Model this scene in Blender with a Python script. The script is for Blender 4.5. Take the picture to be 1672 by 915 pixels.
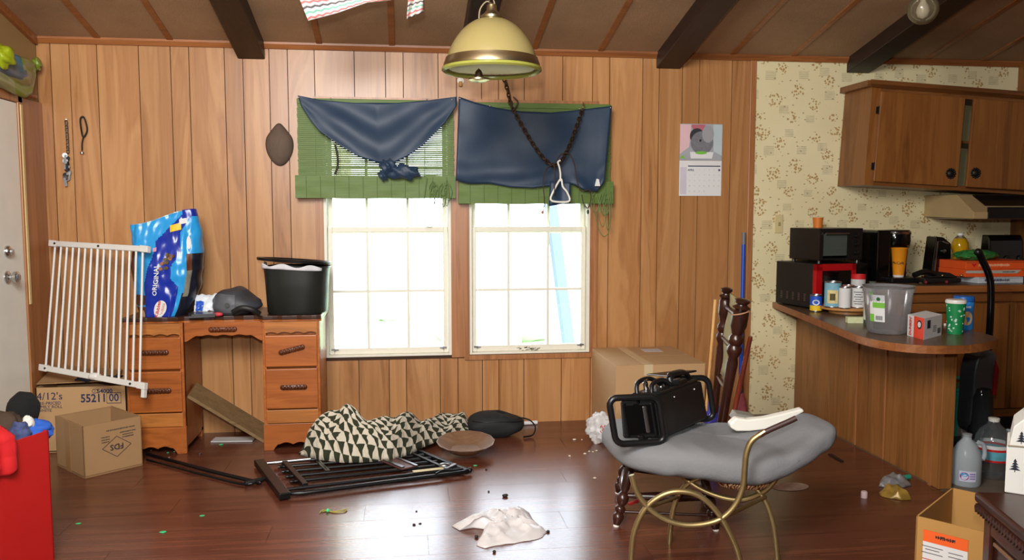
import bpy, math, random
from mathutils import Vector, Matrix, noise as mnoise
random.seed(7)
for o in list(bpy.data.objects): bpy.data.objects.remove(o)
scene = bpy.context.scene
col = scene.collection
PI = math.pi

# ---------------------------------------------------------------- camera
FPX, PSI, TH, H, D = 1350.0, .1313, .0839, 1.295, 4.93     # focal length in px (1672 wide), yaw, tilt, eye height, wall distance
cam = bpy.data.cameras.new('camera'); cam.sensor_width = 36; cam.lens = FPX/1672*36
cam.clip_start = .05
camo = bpy.data.objects.new('camera', cam); col.objects.link(camo)
camo.location = (0, 0, H); camo.rotation_euler = (PI/2-TH, 0, -PSI)
scene.camera = camo

# ---------------------------------------------------------------- world, lights, exposure
w = bpy.data.worlds.new('sky'); scene.world = w; w.use_nodes = True
bg = w.node_tree.nodes['Background']; bg.inputs[0].default_value = (.80, .90, 1.0, 1); bg.inputs[1].default_value = 10.5
def lamp(kind, name, loc, target, power, colr=(1, 1, 1), size=.1, spot=None):
    l = bpy.data.lights.new(name, kind); l.energy = power; l.color = colr
    if kind == 'AREA': l.shape = 'DISK'; l.size = size
    else: l.shadow_soft_size = size
    if spot: l.spot_size = spot; l.spot_blend = 1.0
    o = bpy.data.objects.new(name, l); col.objects.link(o); o.location = loc
    o.rotation_euler = (Vector(target)-Vector(loc)).to_track_quat('-Z', 'Y').to_euler()
    return o
# the photographer's flash: bounced off the ceiling above and a little straight ahead
lamp('AREA', 'bounced_flash', (-.55, .55, 2.45), (-.20, 4.9, 1.55), 165, (1, .98, .95), 1.2)
lamp('SPOT', 'direct_flash', (-.04, -.05, H+.22), (.40, 4.9, 1.25), 235, (1, .985, .955), .05, math.radians(92))
vs = scene.view_settings
vs.view_transform = 'Standard'; vs.look = 'None'; vs.exposure = 0.08; vs.gamma = 1.0; vs.use_curve_mapping = False

# ---------------------------------------------------------------- pixel -> place helpers
FW = Vector((math.sin(PSI)*math.cos(TH), math.cos(PSI)*math.cos(TH), -math.sin(TH)))
RT = Vector((math.cos(PSI), -math.sin(PSI), 0)); UP = RT.cross(FW); EYE = Vector((0, 0, H))
def ray(px, py): return FW+RT*((px-836)/FPX)-UP*((py-457.5)/FPX)
def F(px, py, z=0.0): r = ray(px, py); return EYE+r*((z-H)/r.z)
def AY(px, py, Y=D): r = ray(px, py); return EYE+r*(Y/r.y)
def AX(px, py, X): r = ray(px, py); return EYE+r*(X/r.x)
def lerp(a, b, t): return a+(b-a)*t
def ss(a, b, x): t = min(1, max(0, (x-a)/(b-a))); return t*t*(3-2*t)
def poly(pts, t):                      # point at t in 0..1 along a polyline, by length, smoothed
    if len(pts) == 1: return pts[0]
    L = [0]
    for a, b in zip(pts, pts[1:]): L.append(L[-1]+math.dist(a, b))
    x = t*L[-1]
    for i in range(len(pts)-1):
        if x <= L[i+1]+1e-9:
            k = (x-L[i])/max(1e-9, L[i+1]-L[i]); return tuple(lerp(p, q, k) for p, q in zip(pts[i], pts[i+1]))
    return pts[-1]
def spline(pts, n=8, closed=False):    # Catmull-Rom through points
    P = [Vector(p) for p in pts]; out = []; m = len(P)
    rng = range(m if closed else m-1)
    for i in rng:
        p0 = P[(i-1) % m] if closed or i > 0 else P[0]; p1 = P[i]; p2 = P[(i+1) % m]; p3 = P[(i+2) % m] if closed or i+2 < m else P[-1]
        for k in range(n):
            t = k/n
            out.append(.5*((2*p1)+(p2-p0)*t+(2*p0-5*p1+4*p2-p3)*t*t+(3*p1-p0-3*p2+p3)*t**3))
    if not closed: out.append(P[-1])
    return out
def nz(x, y, z=0.0): return mnoise.noise(Vector((x, y, z)))

# ---------------------------------------------------------------- mesh builder
class MB:
    def __init__(s): s.v = []; s.f = []; s.m = []; s.uv = {}
    def add(s, vs, fs, mi=0):
        o = len(s.v); s.v += [Vector(p) for p in vs]
        for f in fs: s.f.append(tuple(i+o for i in f)); s.m.append(mi)
        return s
    def hexa(s, p, mi=0):              # 8 corners: bottom 4 then top 4
        return s.add(p, [(3, 2, 1, 0), (4, 5, 6, 7), (0, 1, 5, 4), (1, 2, 6, 5), (2, 3, 7, 6), (3, 0, 4, 7)], mi)
    def box(s, x0, x1, y0, y1, z0, z1, mi=0):
        return s.hexa([(x0, y0, z0), (x1, y0, z0), (x1, y1, z0), (x0, y1, z0), (x0, y0, z1), (x1, y0, z1), (x1, y1, z1), (x0, y1, z1)], mi)
    def obox(s, c, a, b, d, mi=0):     # centre and three half-axes
        c, a, b, d = map(Vector, (c, a, b, d))
        return s.hexa([c-a-b-d, c+a-b-d, c+a+b-d, c-a+b-d, c-a-b+d, c+a-b+d, c+a+b+d, c-a+b+d], mi)
    def bar(s, p, q, w, h, up=(0, 0, 1), mi=0):
        p, q = Vector(p), Vector(q); d = (q-p); n = d.normalized(); sd = n.cross(Vector(up))
        if sd.length < 1e-4: sd = n.cross(Vector((1, 0, 0)))
        sd.normalize(); u = sd.cross(n)
        return s.obox((p+q)/2, sd*w/2, u*h/2, d/2, mi)
    def tube(s, pts, r, n=8, closed=False, mi=0, flat=1.0, upv=None):
        P = [Vector(p) for p in pts]; m = len(P)
        R = r if isinstance(r, (list, tuple)) else [r]*m
        T = []
        for i in range(m):
            a = P[(i-1) % m] if closed or i else P[0]; b = P[(i+1) % m] if closed or i < m-1 else P[-1]
            t = b-a; T.append(t.normalized() if t.length > 1e-9 else Vector((0, 0, 1)))
        u = Vector(upv) if upv else (Vector((0, 0, 1)) if abs(T[0].z) < .9 else Vector((1, 0, 0)))
        u = (u-T[0]*u.dot(T[0])).normalized(); vs = []
        for i in range(m):
            u = u-T[i]*u.dot(T[i])
            u = u.normalized() if u.length > 1e-6 else T[i].orthogonal().normalized()
            b = T[i].cross(u)
            for k in range(n):
                a = 2*PI*k/n; vs.append(P[i]+(u*math.cos(a)*flat+b*math.sin(a))*R[i])
        fs = []
        for i in range(m if closed else m-1):
            j = (i+1) % m
            for k in range(n): fs.append((i*n+k, i*n+(k+1) % n, j*n+(k+1) % n, j*n+k))
        if not closed: fs.append(tuple(range(n-1, -1, -1))); fs.append(tuple((m-1)*n+k for k in range(n)))
        return s.add(vs, fs, mi)
    def lathe(s, prof, n=24, o=(0, 0, 0), ax=(0, 0, 1), mi=0, cap=True, squash=None):
        o, ax = Vector(o), Vector(ax).normalized()
        u = (Vector((1, 0, 0)) if abs(ax.x) < .9 else Vector((0, 1, 0))); u = (u-ax*u.dot(ax)).normalized(); b = ax.cross(u)
        vs = []; m = len(prof)
        for r, h in prof:
            for k in range(n):
                a = 2*PI*k/n; x, y = math.cos(a)*r, math.sin(a)*r
                if squash: x, y = squash(x, y, h)
                vs.append(o+ax*h+u*x+b*y)
        fs = [(i*n+k, i*n+(k+1) % n, (i+1)*n+(k+1) % n, (i+1)*n+k) for i in range(m-1) for k in range(n)]
        if cap:
            if prof[0][0] > 1e-5: fs.append(tuple(range(n-1, -1, -1)))
            if prof[-1][0] > 1e-5: fs.append(tuple((m-1)*n+k for k in range(n)))
        return s.add(vs, fs, mi)
    def prism(s, pts, ext, mi=0):      # planar outline (3-D points) pushed along a vector
        P = [Vector(p) for p in pts]; e = Vector(ext); m = len(P)
        fs = [tuple(range(m)), tuple(range(2*m-1, m-1, -1))]+[(i, i+m, (i+1) % m+m, (i+1) % m) for i in range(m)]
        return s.add(P+[p+e for p in P], fs, mi)
    def grid(s, fn, nu, nv, cu=False, cv=False, mi=0, flip=False, uv=None):
        a = len(s.v); vs = []; U = nu if cu else nu+1; V = nv if cv else nv+1
        for j in range(V):
            for i in range(U): vs.append(fn(i/nu, j/nv))
        fs = []; mm = []
        for j in range(nv):
            for i in range(nu):
                q = (j*U+i, j*U+(i+1) % U, ((j+1) % V)*U+(i+1) % U, ((j+1) % V)*U+i)
                fs.append(q[::-1] if flip else q)
                mm.append(mi((i+.5)/nu, (j+.5)/nv) if callable(mi) else mi)
        s.v += [Vector(p) for p in vs]
        for f, k in zip(fs, mm): s.f.append(tuple(i+a for i in f)); s.m.append(k)
        if uv is not None:
            for j in range(V):
                for i in range(U): s.uv[a+j*U+i] = uv(i/nu, j/nv)
        return s
    def ball(s, c, r, n=16, m=10, mi=0, fn=None):
        c = Vector(c); r = Vector(r) if hasattr(r, '__len__') else Vector((r, r, r))
        def g(u, v):
            a = 2*PI*u; b = PI*(v-.5)
            p = Vector((math.cos(a)*math.cos(b), math.sin(a)*math.cos(b), math.sin(b)))
            k = 1 if not fn else fn(p)
            return c+Vector((p.x*r.x, p.y*r.y, p.z*r.z))*k
        return s.grid(g, n, m, cu=True, mi=mi)
    def xf(s, M):
        s.v = [M @ p for p in s.v]; return s

XM = {}                                # world matrices of things with a place of their own
def obj(name, mb, mat, parent=None, smooth=None, bevel=0, seg=2, solid=0, sub=0, world=True, soff=-1):
    me = bpy.data.meshes.new(name)
    vs = mb.v
    if parent is not None and world:
        M = XM.get(parent.name)
        if M is not None: Mi = M.inverted(); vs = [Mi @ p for p in vs]
    me.from_pydata([tuple(p) for p in vs], [], mb.f)
    for m in (mat if isinstance(mat, (list, tuple)) else [mat]): me.materials.append(m)
    if any(mb.m): me.polygons.foreach_set('material_index', mb.m)
    if mb.uv:
        l = me.uv_layers.new(name='UVMap')
        for lp in me.loops: l.data[lp.index].uv = mb.uv.get(lp.vertex_index, (0, 0))
    me.validate(); me.update()
    if smooth is not None:
        me.polygons.foreach_set('use_smooth', [True]*len(me.polygons))
        if smooth < 179: me.set_sharp_from_angle(angle=math.radians(smooth))
    o = bpy.data.objects.new(name, me); col.objects.link(o)
    if parent is not None:
        o.parent = parent
        if parent.name in XM: XM[o.name] = XM[parent.name]
    if solid: m = o.modifiers.new('thick', 'SOLIDIFY'); m.thickness = solid; m.offset = soff
    if bevel: m = o.modifiers.new('edge', 'BEVEL'); m.width = bevel; m.segments = seg; m.limit_method = 'ANGLE'
    if sub: m = o.modifiers.new('round', 'SUBSURF'); m.levels = sub; m.render_levels = sub
    return o
def tag(o, label, cat, group=None):
    o['label'] = label; o['category'] = cat
    if group: o['group'] = group
    return o
def thing(name, label, cat, loc=(0, 0, 0), rotz=0, group=None, M=None):
    o = bpy.data.objects.new(name, None); col.objects.link(o); o.empty_display_size = .05
    if M is None: M = Matrix.Translation(Vector(loc)) @ Matrix.Rotation(rotz, 4, 'Z')
    o.matrix_world = M; XM[o.name] = M
    return tag(o, label, cat, group)
def struct(name, mb, mat, **k):
    o = obj(name, mb, mat, **k); o['kind'] = 'structure'; return o
def frame(o, u, v):                    # 4x4 with x=u, y=v, z=normal at o
    u, v = Vector(u).normalized(), Vector(v); n = u.cross(v).normalized(); v = n.cross(u)
    M = Matrix((u, v, n)).transposed().to_4x4(); M.translation = Vector(o); return M
def text_mb(s, size, align='CENTER', bold=0.0, extr=.0006, sx=1.0):
    c = bpy.data.curves.new('t', 'FONT'); c.body = s; c.size = size; c.align_x = align; c.align_y = 'CENTER'; c.extrude = extr; c.offset = bold*size; c.resolution_u = 2
    t = bpy.data.objects.new('t', c); col.objects.link(t)
    dg = bpy.context.evaluated_depsgraph_get(); e = t.evaluated_get(dg); me = bpy.data.meshes.new_from_object(e)
    mb = MB(); mb.add([Vector((v.co.x*sx, v.co.y, v.co.z)) for v in me.vertices], [tuple(p.vertices) for p in me.polygons])
    bpy.data.objects.remove(t); bpy.data.curves.remove(c); bpy.data.meshes.remove(me)
    return mb
def text(s, size, o, u, v, mat, parent, name='lettering', **k):
    return obj(name, text_mb(s, size, **k).xf(frame(o, u, v)), mat, parent)
def wrap(mb, fn):                      # lay a flat (x, y, height) mesh on a surface
    mb.v = [fn(p.x, p.y, p.z) for p in mb.v]; return mb
def disc2(r, n=24, h=.0008, ry=None):
    mb = MB(); ry = ry or r
    return mb.prism([(math.cos(2*PI*i/n)*r, math.sin(2*PI*i/n)*ry, 0) for i in range(n)], (0, 0, h))
def rect2(x0, x1, y0, y1, h=.0008, nx=1, ny=1):
    mb = MB()
    if nx == 1 and ny == 1: return mb.box(x0, x1, y0, y1, 0, h)
    return mb.grid(lambda u, v: (lerp(x0, x1, u), lerp(y0, y1, v), h), nx, ny)

def strokes(w_, h, o, u, v, mat, parent, gap=.0016):   # a line of print too small to read
    r = random.Random(int(w_*9e4+h*7e5)); mb = MB(); x = -w_/2
    while x < w_/2:
        k = min(w_/2-x, h*r.uniform(.25, .6)); t = r.uniform(.6, 1)*h/2
        mb.box(x, x+k*.6, -t, t, 0, .0006); mb.box(x+k*.6, x+k, -h*.12, h*.12 if r.random() < .5 else t, 0, .0006); x += k+gap
    if o is None: return mb
    return obj('print_line', mb.xf(frame(o, u, v)), mat, parent)

# ---------------------------------------------------------------- materials
def lin(c):
    f = lambda x: x/12.92 if x <= .04045 else ((x+.055)/1.055)**2.4
    return tuple(f(x/255) for x in c)+(1,)
class NT:
    def __init__(s, name):
        s.mat = bpy.data.materials.new(name); s.mat.use_nodes = True; s.t = s.mat.node_tree; s.n = s.t.nodes; s.p = s.n['Principled BSDF']; s.out = s.n['Material Output']
    def node(s, t, ins=None, **k):
        n = s.n.new(t)
        for a, b in k.items(): setattr(n, a, b)
        for a, b in (ins or {}).items():
            if hasattr(b, 'links') or isinstance(b, bpy.types.NodeSocket): s.t.links.new(b, n.inputs[a])
            else: n.inputs[a].default_value = b
        return n
    def link(s, a, b): s.t.links.new(a, b)
    def math(s, op, a, b=0.0, c=0.0):
        n = s.node('ShaderNodeMath', {0: a, 1: b, 2: c}, operation=op); return n.outputs[0]
    def mix(s, f, a, b):
        n = s.node('ShaderNodeMix', data_type='RGBA')
        for i, x in ((0, f), (6, a), (7, b)):
            if isinstance(x, bpy.types.NodeSocket): s.link(x, n.inputs[i])
            else: n.inputs[i].default_value = x
        return n.outputs[2]
    def coord(s, scale=(1, 1, 1), rand=0.0, kind='Object'):
        tc = s.node('ShaderNodeTexCoord'); v = tc.outputs[kind]
        if rand:
            oi = s.node('ShaderNodeObjectInfo')
            r = s.math('MULTIPLY', oi.outputs['Random'], rand)
            v = s.node('ShaderNodeVectorMath', {0: v, 1: r}, operation='ADD').outputs[0]
        return s.node('ShaderNodeMapping', {'Vector': v, 'Scale': scale}).outputs[0]
    def ramp(s, f, stops):
        n = s.node('ShaderNodeValToRGB', {0: f}); e = n.color_ramp.elements
        while len(e) < len(stops): e.new(.5)
        for x, (p, c) in zip(e, stops): x.position = p; x.color = c
        return n.outputs[0]
    def bump(s, h, dist=.002, st=.5):
        b = s.node('ShaderNodeBump', {'Height': h, 'Distance': dist, 'Strength': st}); s.link(b.outputs[0], s.p.inputs['Normal'])
def M(name, c, rough=.6, metal=0, spec=.5, var=.08, vs=9, bump=0, bs=60, coat=0, trans=0, ior=1.45, sheen=0, stretch=(1, 1, 1)):
    t = NT(name); p = t.p; c = lin(c)
    co = t.coord(stretch)
    n = t.node('ShaderNodeTexNoise', {'Vector': co, 'Scale': vs, 'Detail': 4})
    d = tuple(x*(1-var) for x in c[:3])+(1,); b = tuple(min(1, x*(1+var)) for x in c[:3])+(1,)
    t.link(t.mix(n.outputs[0], d, b), p.inputs['Base Color'])
    p.inputs['Roughness'].default_value = rough; p.inputs['Metallic'].default_value = metal; p.inputs['Specular IOR Level'].default_value = spec
    p.inputs['Coat Weight'].default_value = coat; p.inputs['Transmission Weight'].default_value = trans; p.inputs['IOR'].default_value = ior
    if sheen: p.inputs['Sheen Weight'].default_value = sheen
    if bump:
        nb = t.node('ShaderNodeTexNoise', {'Vector': co, 'Scale': bs, 'Detail': 3}); t.bump(nb.outputs[0], .004, bump)
    return t.mat
def wood(name, c1, c2, axis=2, rough=.4, cross=9., along=.7, rand=17., c3=None, bump=.08, var=.12, spec=.5, coat=0):
    t = NT(name); s = [cross]*3; s[axis] = along
    co = t.coord(tuple(s), rand)
    n1 = t.node('ShaderNodeTexNoise', {'Vector': co, 'Scale': 1.0, 'Detail': 5, 'Roughness': .55, 'Distortion': 1.2})
    s2 = [cross*9]*3; s2[axis] = along*3
    n2 = t.node('ShaderNodeTexNoise', {'Vector': t.coord(tuple(s2), rand), 'Scale': 1.0, 'Detail': 3})
    bands = t.math('FRACT', t.math('MULTIPLY', n1.outputs[0], 7.0))
    bands = t.math('ABSOLUTE', t.math('SUBTRACT', bands, .5))
    f = t.math('ADD', t.math('MULTIPLY', n1.outputs[0], .75), t.math('ADD', t.math('MULTIPLY', bands, .35), t.math('MULTIPLY', n2.outputs[0], .22)))
    base = t.ramp(f, [(.25, lin(c1)), (.75, lin(c2))] if not c3 else [(.25, lin(c1)), (.5, lin(c3)), (.8, lin(c2))])
    oi = t.node('ShaderNodeObjectInfo')
    hv = t.node('ShaderNodeHueSaturation', {'Color': base, 'Value': t.math('ADD', t.math('MULTIPLY', oi.outputs['Random'], var*2), 1-var)})
    t.link(hv.outputs[0], t.p.inputs['Base Color'])
    t.p.inputs['Roughness'].default_value = rough; t.p.inputs['Specular IOR Level'].default_value = spec; t.p.inputs['Coat Weight'].default_value = coat
    if bump: t.bump(n2.outputs[0], .002, bump)
    return t.mat
def clear(name, tint=(1, 1, 1), body=.0, bodyc=(200, 205, 210), rough=.05, gloss=1.0):
    """thin clear sheet: see-through, Fresnel gloss, and a share of milky body"""
    t = NT(name); n = t.n
    tr = t.node('ShaderNodeBsdfTransparent', {'Color': tuple(tint)+(1,)})
    gl = t.node('ShaderNodeBsdfGlossy', {'Roughness': rough})
    fr = t.node('ShaderNodeFresnel', {'IOR': 1.45})
    fm = t.math('MULTIPLY', fr.outputs[0], gloss)
    mx = t.node('ShaderNodeMixShader', {0: fm, 1: tr.outputs[0], 2: gl.outputs[0]}); o = mx.outputs[0]
    if body:
        df = t.node('ShaderNodeBsdfDiffuse', {'Color': lin(bodyc)}); tl = t.node('ShaderNodeBsdfTranslucent', {'Color': lin(bodyc)})
        d2 = t.node('ShaderNodeMixShader', {0: .4, 1: df.outputs[0], 2: tl.outputs[0]})
        o = t.node('ShaderNodeMixShader', {0: body, 1: o, 2: d2.outputs[0]}).outputs[0]
    t.link(o, t.out.inputs[0]); return t.mat
def sheer(name, c, tl=.35, rough=.8, var=.1, vs=20):
    """thin cloth or film that lets some light through"""
    t = NT(name); t.p.inputs['Roughness'].default_value = rough
    nn = t.node('ShaderNodeTexNoise', {'Vector': t.coord(), 'Scale': vs, 'Detail': 4})
    c = lin(c); m = t.mix(nn.outputs[0], tuple(x*(1-var) for x in c[:3])+(1,), tuple(min(1, x*(1+var)) for x in c[:3])+(1,))
    t.link(m, t.p.inputs['Base Color'])
    b = t.node('ShaderNodeBsdfTranslucent'); t.link(m, b.inputs[0])
    mx = t.node('ShaderNodeMixShader', {0: tl, 1: t.p.outputs[0], 2: b.outputs[0]}); t.link(mx.outputs[0], t.out.inputs[0])
    return t.mat

m_panel = wood('panel_wood', (126, 80, 42), (188, 139, 90), 2, .34, 5.0, .42, c3=(165, 114, 68), var=.08)
m_trim = wood('trim_wood', (105, 58, 28), (158, 98, 52), 0, .4, 14, .6, var=.05)
m_trimv = wood('trim_wood_upright', (128, 76, 40), (176, 120, 74), 2, .38, 14, .6, var=.05)
m_dark_gap = M('groove_shadow_paint', (58, 36, 22), .8)
m_beam = wood('dark_beam_wood', (22, 13, 9), (48, 30, 22), 1, .5, 14, .8)
m_floor = wood('laminate', (62, 31, 21), (112, 66, 46), 0, .25, 15, .7, c3=(88, 47, 33), bump=.03, var=.05, spec=.62)
m_lino = M('kitchen_floor', (104, 92, 76), .45, var=.3, vs=6)
m_desk = wood('desk_wood', (112, 58, 20), (178, 102, 44), 0, .36, 10, .8, c3=(152, 82, 32), var=.05)
m_desk2 = wood('desk_wood_pale', (134, 78, 30), (178, 112, 50), 0, .4, 12, .8, var=.05)
m_deskdark = wood('desk_top_wood', (38, 22, 16), (70, 42, 30), 0, .3, 12, .8)
m_cab = wood('cabinet_wood', (84, 48, 18), (142, 92, 44), 2, .38, 9, .7, c3=(122, 74, 32), var=.05)
m_cabx = wood('cabinet_rail_wood', (84, 48, 20), (132, 82, 40), 0, .4, 12, .7, var=.05)
m_pen = wood('peninsula_wood', (100, 62, 28), (160, 108, 58), 2, .42, 9, .7, c3=(136, 88, 44), var=.04)
m_counter = M('counter_laminate', (92, 72, 52), .3, var=.25, vs=40)
m_white = M('white_paint', (225, 222, 212), .4, var=.05)
m_winwhite = M('window_paint', (226, 222, 206), .45, var=.06, vs=30)
m_glass = clear('window_glass', (1, 1, 1), 0, rough=.02)
m_chrome = M('chrome', (200, 200, 200), .18, 1)
m_steel = M('steel', (150, 150, 152), .35, 1)
m_black = M('black_plastic', (16, 16, 17), .35, var=.2)
m_blackm = M('black_satin', (22, 22, 22), .5, var=.2)
m_blackgloss = M('black_gloss', (9, 9, 10), .12)
m_brass = M('aged_brass', (160, 140, 96), .42, .85, var=.2, vs=30)
m_card = M('cardboard', (156, 122, 84), .85, var=.07, vs=5)
m_card2 = M('cardboard_light', (178, 142, 100), .85, var=.05, vs=5)
m_ink = M('dark_ink', (38, 34, 40), .8)
m_navyink = M('navy_ink', (40, 44, 80), .8)
m_paper = M('paper', (215, 215, 214), .8, var=.03)
m_red = M('red_print', (196, 28, 30), .6)
m_orange = M('orange_print', (232, 96, 34), .6)
m_green = M('green_print', (112, 180, 60), .6)
m_blue = M('blue_print', (30, 80, 190), .5)
# ================================================================ the room
XL, XR, YB, ZT, SL = -1.985, 3.93, -2.2, 2.245, .222
RIDGE = 1.3
def zc(y): return ZT+SL*(D-y) if y >= RIDGE else ZT+SL*(D-RIDGE)-SL*(RIDGE-y)

# ceiling
def ceil_tex(name, c):
    t = NT(name); co = t.coord()
    n = t.node('ShaderNodeTexNoise', {'Vector': co, 'Scale': 140, 'Detail': 3}); n2 = t.node('ShaderNodeTexNoise', {'Vector': co, 'Scale': 3, 'Detail': 4})
    f = t.math('ADD', t.math('MULTIPLY', n.outputs[0], .5), t.math('MULTIPLY', n2.outputs[0], .5))
    c = lin(c); t.link(t.ramp(f, [(.3, tuple(x*.62 for x in c[:3])+(1,)), (.7, c)]), t.p.inputs['Base Color'])
    t.p.inputs['Roughness'].default_value = .75; t.bump(n.outputs[0], .004, .5); return t.mat
m_ceil = ceil_tex('ceiling_board', (176, 140, 104))
mb = MB()
for a, b in ((D+.15, RIDGE), (RIDGE, YB-.15)):
    mb.hexa([(XL-.15, a, zc(a)+.01), (XR+.15, a, zc(a)+.01), (XR+.15, b, zc(b)+.01), (XL-.15, b, zc(b)+.01), (XL-.15, a, zc(a)+.1), (XR+.15, a, zc(a)+.1), (XR+.15, b, zc(b)+.1), (XL-.15, b, zc(b)+.1)])
ceiling = struct('ceiling', mb, m_ceil)
bat = [AY(x, 70).x for x in (162, 280)]+[AY(410, 75).x]+[AY(x, 72).x for x in (522, 640)]+[AY(772, 75).x]+[AY(x, 80).x for x in (871, 979)]+[AY(1091, 85).x]+[AY(x, 88).x for x in (1193, 1292)]+[AY(1401, 92).x]+[AY(x, 100).x for x in (1508, 1600)]
beams_at = (2, 5, 8, 11)
ed = [XL]+bat+[XR]
for a, b in zip(ed, ed[1:]):
    y0, y1 = 1.6, D
    mb = MB().hexa([(a+.002, y1, zc(y1)-.006), (b-.002, y1, zc(y1)-.006), (b-.002, y0, zc(y0)-.006), (a+.002, y0, zc(y0)-.006), (a+.002, y1, zc(y1)+.012), (b-.002, y1, zc(y1)+.012), (b-.002, y0, zc(y0)+.012), (a+.002, y0, zc(y0)+.012)])
    obj('ceiling_panel', mb, m_ceil, ceiling)
for i, x in enumerate(bat):
    y0, y1 = 1.6, D
    if i in beams_at:
        h, w_ = .095, .075
        def by(sx, y, dz): return (x+sx*w_, y, zc(y)-dz)
        mb = MB().hexa([by(-1, y1, h), by(1, y1, h), by(1, y0, h), by(-1, y0, h), by(-1, y1, 0), by(1, y1, 0), by(1, y0, 0), by(-1, y0, 0)])
        obj('beam', mb, m_beam, ceiling, bevel=.006)
    else:
        mb = MB()
        def by(sx, y, dz): return (x+sx*.017, y, zc(y)-dz)
        mb.hexa([by(-1, y1, .012), by(1, y1, .012), by(1, y0, .012), by(-1, y0, .012), by(-1, y1, 0), by(1, y1, 0), by(1, y0, 0), by(-1, y0, 0)])
        obj('batten', mb, m_trim, ceiling, bevel=.002)

# floor: laminate boards along the wall, linoleum in the kitchen
XK = 2.47
floor = struct('floor', MB().box(XL-.15, XR+.15, YB-.15, D+.15, -.12, -.009), m_floor)
obj('kitchen_floor_sheet', MB().box(XK+.004, XR, YB, D, -.009, -.001), m_lino, floor)
obj('floor_edge_strip', MB().box(XK-.012, XK+.012, YB, 3.44, -.009, .003), m_steel, floor, bevel=.002)
y = D; r = 0
while y > 1.3:
    x = XL - (.37*r % 1.0)
    while x < XK-.012:
        a, b = max(x, XL), min(x+1.2, XK-.012)
        if b-a > .02: obj('floor_board', MB().box(a+.0007, b-.0007, y-.1895+.0007, y-.0007, -.009, 0), m_floor, floor)
        x += 1.2
    y -= .1895; r += 1
obj('floor_boards_behind_camera', MB().box(XL, XK-.012, YB, y+.001, -.009, 0), m_floor, floor)

# back wall: backing with two window holes, planks, wallpaper
WX = [(AY(530, 450).x, AY(737, 450).x), (AY(766, 450).x, AY(963, 450).x)]
WZ0, WZ1 = AY(750, 580).z, AY(750, 176).z
XT = AY(1226, 300).x                                   # upright trim between planks and wallpaper
mb = MB(); T0, T1 = D+.012, D+.13
mb.box(XL-.15, WX[0][0], T0, T1, -.1, 2.5); mb.box(WX[0][1], WX[1][0], T0, T1, -.1, 2.5); mb.box(WX[1][1], XR+.15, T0, T1, -.1, 2.5)
for a, b in WX: mb.box(a, b, T0, T1, -.1, WZ0); mb.box(a, b, T0, T1, WZ1, 2.5)
wall = struct('wall_back', mb, m_dark_gap)
gx = [AY(x, 90).x for x in (82, 113, 158, 226, 278, 308, 366, 396, 439, 469, 513, 578, 629, 658, 715, 745, 786, 814, 856, 919, 968, 996, 1050, 1077, 1115, 1143, 1196)]
gx = [XL]+gx+[XT-.008]
CX = (WX[0][0]-.045, WX[1][1]+.045)
for a, b in zip(gx, gx[1:]):
    a += .0022; b -= .0022; mb = MB()
    if b <= CX[0] or a >= CX[1]: mb.box(a, b, D, T0, 0, ZT)
    else:
        mb.box(a, b, D, T0, 0, WZ0-.02); mb.box(a, b, D, T0, WZ1+.02, ZT)
        if a < CX[0]: mb.box(a, CX[0], D, T0, WZ0-.02, WZ1+.02)
        if b > CX[1]: mb.box(CX[1], b, D, T0, WZ0-.02, WZ1+.02)
    obj('plank', mb, m_panel, wall)

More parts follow.
